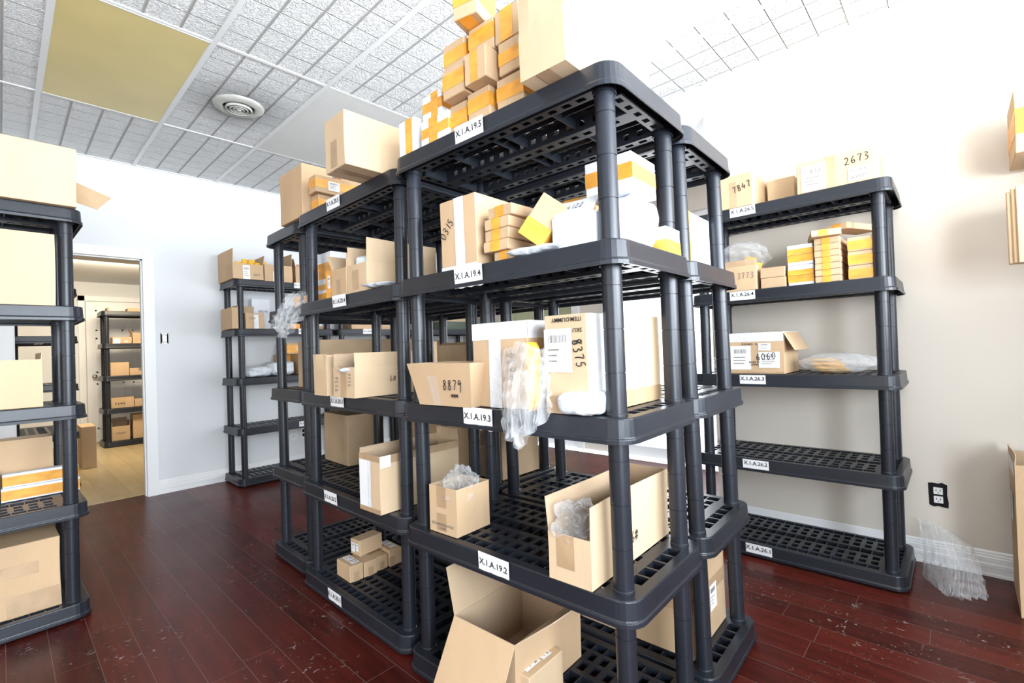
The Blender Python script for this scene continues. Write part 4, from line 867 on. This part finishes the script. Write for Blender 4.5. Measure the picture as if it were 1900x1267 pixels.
carton((1.3000,2.0920,0.0770),0.1350,0.0700,0.0800,-0.020,'small kraft box at the right end of the row on the bottom shelf', labels=[('T', 0.1, 0.5, 0.3, 0.85), ('T', 0.6, 0.85, 0.3, 0.8)], bands=[('S1', 0.0, 0.4, 0, 0.6, 'btape')], group='small kraft boxes on the bottom shelf tagged 20', cat='box')
carton((1.1750,2.1500,0.1545),0.0750,0.1300,0.0750,0.100,'small kraft box lying on top of the row on the bottom shelf', labels=[('F', 0.1, 0.5, 0.2, 0.8), ('F', 0.6, 0.9, 0.3, 0.8)], group='small kraft boxes on the bottom shelf tagged 20', cat='box')
drape('plastic_bag',[(1.02,2.50,1.455),(1.08,2.455,1.46),(1.16,2.44,1.47)],[(.935,2.47,1.30),(.965,2.44,1.22),(1.05,2.40,1.35)],'clear plastic bag hanging off the sideways unit at the far left of the block',n=5)
carton((1.1000,2.4700,1.3970),0.1200,0.0800,0.0550,0.200,'orange taped box inside the clear bag on the sideways unit', bands=[('H', 0.2, 0.9, 'orange')], cat='box')
# ---- unit tagged 26
carton((2.6680,0.7502,1.8365),0.1730,0.2866,0.1715,-0.001,'kraft carton marked 7847 at the left end of the top shelf tagged 26', bands=[('F1', 0.35, 0.55, 0.0, 0.8, 'btape')], texts=[('F', '7847', 0.72, 0.6, 0.05, 'ink', 0.3, 14)])
carton((2.8779,0.6013,1.8365),0.1322,0.1500,0.1595,-0.001,'pale kraft carton set back in the middle of the top shelf tagged 26', mat='kraft2')
carton((2.6850,0.2450,1.8370),0.3050,0.3600,0.1780,0.000,'taped kraft carton marked 2673 with two labels at the right end of the top shelf', labels=[('F', 0.06, 0.4, 0.03, 0.72), ('F', 0.68, 0.97, 0.06, 0.4)], texts=[('F', '2673', 0.8, 0.62, 0.05, 'ink', 0.2, 5), ('F', 'B33205', 0.83, 0.14, 0.032, 'ink2', 0, 3)], bands=[('F1', 0, 1, 0.86, 1, 'wtape'), ('F1', 0.4, 0.52, 0, 0.86, 'btape'), ('B', 0.3, 0.6, 'btape')])
carton((2.6880,0.7540,1.3970),0.1900,0.3000,0.1300,0.000,'open kraft carton marked 3773 under the bag of yellow envelopes', open={'F': (0.03, 20)}, texts=[('F', '3773', 0.75, 0.6, 0.045, 'ink2', 0.15, 0)])
envelopes((2.75,.80,1.43),.10,.13,.15,'yellow envelopes')
crumple((2.80,.85,1.585),(.10,.13,.085),'film','plastic_bag','clear plastic bag bulging around yellow envelopes in the carton marked 3773',8,crush=.10)
carton((2.7000,0.6220,1.3970),0.1150,0.2000,0.0520,0.000,'small brown box, lower of two beside the carton marked 3773', mat='kraft3', group='two small brown boxes beside the carton marked 3773', cat='box')
carton((2.7000,0.6240,1.4500),0.1130,0.2000,0.0520,0.010,'small brown box, upper of two beside the carton marked 3773', mat='kraft3', group='two small brown boxes beside the carton marked 3773', cat='box')
carton((2.7100,0.5000,1.3970),0.1120,0.2000,0.0490,0.000,'white wrapped box with orange tape, lowest of the four on shelf 26.4', mat='white', bands=[('H', 0.3, 1, 'orange')], group='white wrapped boxes with orange tape', cat='box')
carton((2.7100,0.5000,1.4475),0.1120,0.2000,0.0490,0.010,'white wrapped box with orange tape, second of the four on shelf 26.4', mat='white', bands=[('H', 0.0, 0.55, 'orange')], group='white wrapped boxes with orange tape', cat='box')
carton((2.7100,0.5000,1.4980),0.1120,0.2000,0.0490,0.000,'white wrapped box with orange tape, third of the four on shelf 26.4', mat='white', bands=[('H', 0.3, 1, 'orange')], group='white wrapped boxes with orange tape', cat='box')
carton((2.7100,0.5000,1.5485),0.1120,0.2000,0.0490,0.010,'white wrapped box with orange tape, topmost of the four on shelf 26.4', mat='white', bands=[('H', 0.0, 0.6, 'orange')], group='white wrapped boxes with orange tape', cat='box')
carton((2.6900,0.3880,1.3970),0.1040,0.2600,0.0295,-0.010,'flat taped kraft box, lowest from below in the tall stack on shelf 26.4', bands=[('V', 0.3, 0.62, 'orange')], group='flat kraft boxes in the tall stack on shelf 26.4', cat='box')
carton((2.6900,0.3880,1.4275),0.1040,0.2600,0.0295,0.000,'flat taped kraft box, second from below in the tall stack on shelf 26.4', bands=[('V', 0.3, 0.62, 'orange')], group='flat kraft boxes in the tall stack on shelf 26.4', cat='box')
carton((2.6900,0.3880,1.4580),0.1040,0.2600,0.0295,0.010,'flat taped kraft box, third from below in the tall stack on shelf 26.4', bands=[('V', 0.3, 0.62, 'orange')], group='flat kraft boxes in the tall stack on shelf 26.4', cat='box')
carton((2.6900,0.3880,1.4885),0.1040,0.2600,0.0295,-0.010,'flat taped kraft box, fourth from below in the tall stack on shelf 26.4', bands=[('V', 0.3, 0.62, 'orange')], group='flat kraft boxes in the tall stack on shelf 26.4', cat='box')
carton((2.6900,0.3880,1.5190),0.1040,0.2600,0.0295,0.000,'flat taped kraft box, fifth from below in the tall stack on shelf 26.4', bands=[('V', 0.3, 0.62, 'orange')], group='flat kraft boxes in the tall stack on shelf 26.4', cat='box')
carton((2.6900,0.3880,1.5495),0.1040,0.2600,0.0295,0.010,'flat taped kraft box, sixth from below in the tall stack on shelf 26.4', bands=[('V', 0.3, 0.62, 'orange')], group='flat kraft boxes in the tall stack on shelf 26.4', cat='box')
carton((2.6900,0.3880,1.5800),0.1040,0.2600,0.0295,-0.010,'flat taped kraft box, seventh from below in the tall stack on shelf 26.4', bands=[('V', 0.3, 0.62, 'orange')], group='flat kraft boxes in the tall stack on shelf 26.4', cat='box')
carton((2.6650,0.3750,1.6115),0.1200,0.2400,0.0300,0.250,'flat kraft box laid askew on the tall stack on shelf 26.4', bands=[('V', 0.25, 0.55, 'orange')], cat='box', group='flat kraft boxes in the tall stack on shelf 26.4')
carton((2.7200,0.3600,1.6435),0.1000,0.2200,0.0300,-0.450,'flat kraft box askew at the very top of the tall stack, shelf 26.4', bands=[('V', 0.3, 0.7, 'orange')], cat='box', group='flat kraft boxes in the tall stack on shelf 26.4')
carton((2.7150,0.2620,1.3970),0.1000,0.2400,0.0645,0.000,'orange taped kraft box behind the right front post of shelf 26.4, lowest of three', bands=[('H', 0.1, 0.75, 'orange')], cat='box', group='orange taped boxes behind the right front post')
carton((2.7150,0.2620,1.4630),0.1000,0.2400,0.0645,0.000,'orange taped kraft box behind the right front post of shelf 26.4, middle of three', bands=[('H', 0.1, 0.75, 'orange')], cat='box', group='orange taped boxes behind the right front post')
carton((2.7150,0.2620,1.5290),0.1000,0.2400,0.0645,0.000,'orange taped kraft box behind the right front post of shelf 26.4, top of three', bands=[('H', 0.1, 0.75, 'orange')], cat='box', group='orange taped boxes behind the right front post')
carton((2.7000,0.6450,0.9570),0.2680,0.3000,0.2150,0.000,'kraft carton with shipping labels and printed lines on shelf 26.3', bands=[('F1', 0, 1, 0.78, 1, 'wtape'), ('S1', 0, 1, 0.8, 1, 'wtape'), ('F1', 0, 1, 0.0, 0.05, 'btape')], open={'S': (0.11, 150)}, labels=[('F', 0.04, 0.42, 0.1, 0.68), ('F', 0.56, 0.93, 0.14, 0.52), ('F', 0.56, 0.78, 0.56, 0.74)], texts=[('F', 'P.O.NO:  A', 0.4, 0.72, 0.024, 'ink', 0, 0), ('F', 'MADE IN\nCHINA', 0.48, 0.25, 0.02, 'ink', 0, 0), ('F', '6060', 0.7, 0.42, 0.05, 'ink', 0.2, 5)])
envelopes((2.76,.68,1.155),.07,.20,.075,'yellow and brown envelopes poking out',tips=True)
crumple((2.85,.44,1.005),(.10,.17,.052),'bubble','plastic_bag','cloudy bag of yellow envelopes lying on shelf 26.3',11,crush=.05)
envelopes((2.80,.40,.962),.14,.16,.055,'yellow envelopes lying in the bag',flat=True)
crumple((2.81,.975,1.01),(.07,.055,.055),'film','plastic_bag','small clear plastic mailer at the left end of shelf 26.3',12)
drape('plastic_bag',[(3.10,.18,.22),(3.10,.10,.20),(3.09,-.02,.13)],[(2.93,.16,.004),(2.76,.08,.004),(2.82,-.05,.004)],'large clear plastic bag slumped on the floor against the right wall',n=9,sag=.06)
carton((2.7300,-0.5000,0.0020),0.3550,0.3300,0.6000,0.000,'tall open kraft carton standing on the floor at the right edge of the picture', open={'L': (0.03, -5)}, bands=[('L1', 0.05, 0.95, 0.9, 1, 'wtape')], labels=[('L', 0.25, 0.6, 0.55, 0.75)])
carton((2.7000,-1.0500,1.3970),0.8650,0.0090,0.3000,0.000,'upright flattened cardboard sheet at the right picture edge, number one from the aisle', mat='kraft2', group='flattened cardboard sheets stacked upright at the right edge', cat='cardboard sheet')
carton((2.7110,-1.0500,1.3970),0.8770,0.0090,0.2900,0.000,'upright flattened cardboard sheet at the right picture edge, number two from the aisle', mat='kraft', group='flattened cardboard sheets stacked upright at the right edge', cat='cardboard sheet')
carton((2.7220,-1.0500,1.3970),0.8890,0.0090,0.2800,0.000,'upright flattened cardboard sheet at the right picture edge, number three from the aisle', mat='kraft2', group='flattened cardboard sheets stacked upright at the right edge', cat='cardboard sheet')
carton((2.7330,-1.0500,1.3970),0.8650,0.0090,0.2700,0.000,'upright flattened cardboard sheet at the right picture edge, number four from the aisle', mat='kraft', group='flattened cardboard sheets stacked upright at the right edge', cat='cardboard sheet')
carton((2.7440,-1.0500,1.3970),0.8770,0.0090,0.3000,0.000,'upright flattened cardboard sheet at the right picture edge, number five from the aisle', mat='kraft2', group='flattened cardboard sheets stacked upright at the right edge', cat='cardboard sheet')
carton((2.7550,-1.0500,1.3970),0.8890,0.0090,0.2900,0.000,'upright flattened cardboard sheet at the right picture edge, number six from the aisle', mat='kraft', group='flattened cardboard sheets stacked upright at the right edge', cat='cardboard sheet')
carton((2.7660,-1.0500,1.3970),0.8650,0.0090,0.2800,0.000,'upright flattened cardboard sheet at the right picture edge, number seven from the aisle', mat='kraft2', group='flattened cardboard sheets stacked upright at the right edge', cat='cardboard sheet')
carton((2.7600,-1.0200,1.8370),0.8250,0.3000,0.2500,0.000,'kraft box with orange tape on the shelf at the upper right picture edge', bands=[('H', 0.3, 0.7, 'orange')], cat='box')
# ---- left edge unit
carton((-0.5500,2.8450,1.8370),0.4000,0.7960,0.2620,0.022,'huge pale carton on the top shelf at the left edge of the picture', mat='kraft2')
flap_sheet([(.247,3.22,2.061),(.409,3.20,1.994),(.352,3.20,1.923),(.247,3.22,1.956)],'brown cardboard piece sticking out behind the huge pale carton')
carton((-0.4500,2.8950,1.3970),0.3600,0.6220,0.3150,0.022,'large pale carton with a torn rim on the second highest shelf at the left edge', mat='kraft2', open={'F': (0.001, 0)}, bands=[('S1', 0.25, 0.55, 0.55, 0.8, 'paper')])
carton((-0.4200,2.9000,0.9570),0.3000,0.5450,0.2050,0.022,'pale carton with a strip of tape on the middle shelf at the left edge', mat='kraft2', bands=[('S1', 0.55, 0.75, 0.0, 0.3, 'btape')], open={'K': (0.03, 10)})
carton((-0.5000,3.2620,0.5170),0.1400,0.6720,0.2700,0.022,'wide open kraft carton behind the orange taped boxes at the left edge', mat='kraft', open={})
carton((-0.0050,3.1900,0.5170),0.0580,0.2670,0.0620,0.022,'white wrapped box with wide orange tape at the left edge, lower right of four', mat='white', bands=[('H', 0.12, 0.82, 'orange')], group='orange banded boxes at the left edge', cat='box')
carton((-0.3000,3.1900,0.5170),0.0580,0.2880,0.0620,0.022,'white wrapped box with wide orange tape at the left edge, lower left of four', mat='white', bands=[('H', 0.12, 0.82, 'orange')], group='orange banded boxes at the left edge', cat='box')
carton((0.0000,3.1900,0.5805),0.0580,0.2580,0.0620,0.022,'white wrapped box with wide orange tape at the left edge, upper right of four', mat='white', bands=[('H', 0.12, 0.82, 'orange')], group='orange banded boxes at the left edge', cat='box')
carton((-0.2900,3.1900,0.5805),0.0580,0.2820,0.0750,0.022,'white wrapped box with wide orange tape at the left edge, upper left of four', mat='white', bands=[('H', 0.12, 0.82, 'orange')], group='orange banded boxes at the left edge', cat='box')
carton((-0.5000,2.9300,0.0770),0.3500,0.6720,0.3000,0.022,'large kraft carton on the bottom shelf at the left edge', mat='kraft', bands=[('S1', 0, 0.9, 0.55, 0.72, 'btape'), ('S1', 0.75, 1, 0.0, 0.3, 'btape')])
# ---- far wall units
carton((1.3987,4.6026,1.8370),0.4200,0.2512,0.1363,-0.006,'kraft carton full of yellow envelopes on the far wall unit top, left end', open={'F': (0.13, 0), 'K': (0.09, 8)}, texts=[('S', 'EEST', 0.78, 0.3, 0.04, 'ink2', 0, 0)], labels=[('S', 0.32, 0.55, 0.0, 0.9)])
envelopes((1.44,4.63,1.90),.30,.22,.13,'yellow envelopes standing in the carton on the far wall unit',axis='x')
carton((1.6669,4.6260,1.8370),0.3000,0.2501,0.1560,-0.006,'kraft carton with one upright flap beside the carton of yellow envelopes', open={'K': (0.12, 0)}, labels=[('S', 0.3, 0.5, 0.0, 0.6)])
carton((1.9509,4.6243,1.8370),0.3000,0.1866,0.1546,-0.006,'kraft carton with folded flap, right end of the far wall unit top', open={'F': (0.08, 10), 'S': (0.03, 40)})
carton((1.3871,4.6277,1.3970),0.3000,0.0516,0.1860,-0.006,'tall narrow kraft carton standing on the second shelf of the far wall unit', open={'K': (0.02, -5)})
carton((1.4976,4.6270,1.3970),0.2500,0.1538,0.1423,-0.006,'open kraft carton with scribbles and tape on the second shelf of the far wall unit', open={'L': (0.08, 0)}, texts=[('S', 'CA28', 0.35, 0.65, 0.035, 'ink2', 0, 0)], bands=[('S1', 0.45, 0.7, 0, 0.9, 'wtape')])
carton((1.6564,4.9361,1.3970),0.0800,0.1674,0.3074,-0.006,'white box with faint writing behind the open carton on the far wall unit', mat='white', texts=[('S', 'REC-03', 0.6, 0.6, 0.04, 'ink2', 0, 0)], cat='box')
carton((1.9950,4.6400,1.3970),0.2000,0.1600,0.0765,0.000,'small kraft box, lower of three piled on the far wall unit behind the clear bag', group='three small kraft boxes on the far wall unit', cat='box')
carton((1.9950,4.6400,1.4750),0.2000,0.1600,0.0765,0.000,'small kraft box, middle of three piled on the far wall unit behind the clear bag', group='three small kraft boxes on the far wall unit', cat='box')
carton((1.9550,4.6400,1.5530),0.2000,0.1600,0.0765,0.000,'small kraft box, upper of three piled on the far wall unit behind the clear bag', group='three small kraft boxes on the far wall unit', cat='box')
carton((1.8910,4.6247,1.3970),0.2000,0.0828,0.0775,-0.006,'orange taped kraft box on the far wall unit, right of the clear bag', bands=[('H', 0, 1, 'orange')], cat='box')
bundle((1.50,4.65,.957),.26,.24,.10,.0,'crumpled grey blue mailer left on the middle shelf of the far wall unit',mat='mailer',cat='mailer')
bundle((1.72,4.66,.957),.28,.24,.13,.1,'crumpled grey blue mailer right on the middle shelf of the far wall unit',mat='mailer',cat='mailer')
carton((1.9850,4.6700,0.9570),0.2500,0.2500,0.2000,0.000,'kraft box with peeling tape on the middle shelf of the far wall unit', bands=[('S1', 0.1, 0.3, 0, 1, 'wtape')], cat='box')
carton((1.8650,4.8650,0.9570),0.1400,0.1150,0.2000,0.000,'brown box with orange side and label, middle shelf of the far wall unit', mat='kraft3', labels=[('S', 0.3, 0.6, 0.4, 0.8)], bands=[('S1', 0.75, 1, 0, 1, 'orange')], cat='box')
carton((1.9000,4.7600,1.1585),0.2000,0.3200,0.1100,0.000,'flat kraft box with white label on top of the pile on the far wall unit', bands=[('H', 0.1, 0.8, 'orange')], labels=[('S', 0.3, 0.62, 0.25, 0.8)], cat='box')
mailer('paper_bag',(1.95,4.72,.078),.30,.17,.02,.3,'crumpled white paper lying on the bottom shelf of the far wall unit',mat='paper')
carton((2.1773,4.6929,1.3970),0.2000,0.1195,0.1600,-0.006,'kraft box with tape on the middle far wall unit, seen under shelf 20.4', bands=[('S1', 0.2, 0.6, 0.2, 0.8, 'wtape')], cat='box')
carton((2.5047,4.6085,1.3970),0.2500,0.2321,0.1300,0.000,'kraft carton with black writing on the middle far wall unit', texts=[('S', 'N 38-2', 0.6, 0.45, 0.05, 'ink', 0.2, 0)])
carton((2.8300,4.6600,1.3970),0.2600,0.3500,0.2000,0.000,'dark brown carton on the middle far wall unit with a red side', mat='kraft3')
carton((2.4500,4.6400,0.5170),0.3000,0.4000,0.3000,0.000,'kraft carton low on the middle far wall unit', mat='kraft2')
carton((2.9500,4.6600,0.9570),0.2800,0.2000,0.2400,0.000,'brown carton on the middle shelf of the middle far wall unit', mat='kraft3')
carton((3.4850,4.6200,0.9570),0.2500,0.0300,0.3000,0.000,'upright flattened white carton on the right far wall unit', mat='white', cat='cardboard sheet')
carton((3.5300,4.6200,0.9570),0.2500,0.0900,0.3000,0.000,'narrow upright kraft carton on the right far wall unit', mat='kraft2')
carton((3.6800,4.6200,0.9570),0.2500,0.0700,0.3100,0.000,'narrow upright pale carton on the right far wall unit', mat='kraft2')
carton((3.8400,4.7600,0.9570),0.2200,0.3400,0.2400,0.000,'brown carton with a bag leaning on it on the right far wall unit', mat='kraft3', bands=[('H', 0.5, 1, 'orange')])
bundle((3.80,4.60,.957),.14,.40,.26,.0,'white plastic bag leaning on the cartons of the right far wall unit',mat='mailer',cat='plastic bag')
tag(box_obj('storage_tray',3.75,4.19,4.64,4.92,1.397,1.50,M['greenbox']),'grey green storage tray on the right far wall unit','tray')
carton((3.8000,4.6600,1.5010),0.2500,0.3600,0.1000,0.000,'pale carton in the grey green tray on the right far wall unit', mat='kraft2')
# ---- back room
unit_x(.985,8.36,.0,'black plastic shelving unit in the back room in front of the white panel door')
unit('uO',.085,6.0,0,0,0,'black plastic shelving unit in the back room, narrow end towards the doorway',G0)
carton((1.0200,8.4000,1.8365),0.2200,-0.0181,0.0500,0.000,'flat kraft box stack of two on top of the back room unit', cat='box')
carton((1.2199,8.4000,1.8365),0.2200,0.1312,0.0500,0.000,'kraft box on top of the back room unit, half behind the doorway frame', cat='box')
carton((1.0469,8.4000,1.3965),0.2200,0.2084,0.0888,0.000,'kraft box with peeling tape and label in the back room, second shelf', cat='box', bands=[('S1', 0.05, 0.4, 0.0, 0.8, 'wtape')], labels=[('S', 0.6, 0.8, 0.2, 0.4)])
carton((1.2672,8.4000,1.3965),0.2200,0.1633,0.1478,0.000,'kraft carton with a raised flap in the back room, second shelf', cat='carton', open={'F': (0.05, 30)})
carton((1.0200,8.4000,0.9565),0.2200,0.1999,0.1831,0.000,'plain kraft carton on the middle shelf of the back room unit', cat='carton')
carton((1.2258,8.4000,0.9565),0.2200,0.1618,0.0949,0.000,'kraft box with dark tape marks on the middle shelf of the back room unit', cat='box', bands=[('S1', 0.6, 1, 0.6, 1, 'ink2')])
carton((1.0200,8.4000,0.5165),0.2200,0.2472,0.1393,0.000,'flat kraft carton with black scribble in the back room, fourth shelf', cat='carton', texts=[('S', 'scwy', 0.4, 0.5, 0.06, 'ink', 0.2, 0)])
carton((1.2732,8.4000,0.5165),0.2200,0.1389,0.1027,0.000,'small kraft box at the right of the back room fourth shelf', cat='box')
carton((1.0200,8.4000,0.0765),0.2200,0.1941,0.1923,0.000,'open torn kraft carton on the bottom shelf of the back room unit', cat='carton', open={'L': (0.1, 0), 'F': (0.06, -5), 'K': (0.06, 5)}, texts=[('S', 'ONEW', 0.5, 0.5, 0.05, 'ink2', 0, 0)])
carton((1.2494,8.4000,0.0765),0.2200,0.1626,0.3309,0.000,'tall kraft carton on the bottom shelf of the back room unit', cat='carton')
carton((0.5850,6.9000,0.0055),0.4000,0.1200,0.4500,0.000,'worn kraft carton on the back room floor at the end of the narrow unit')
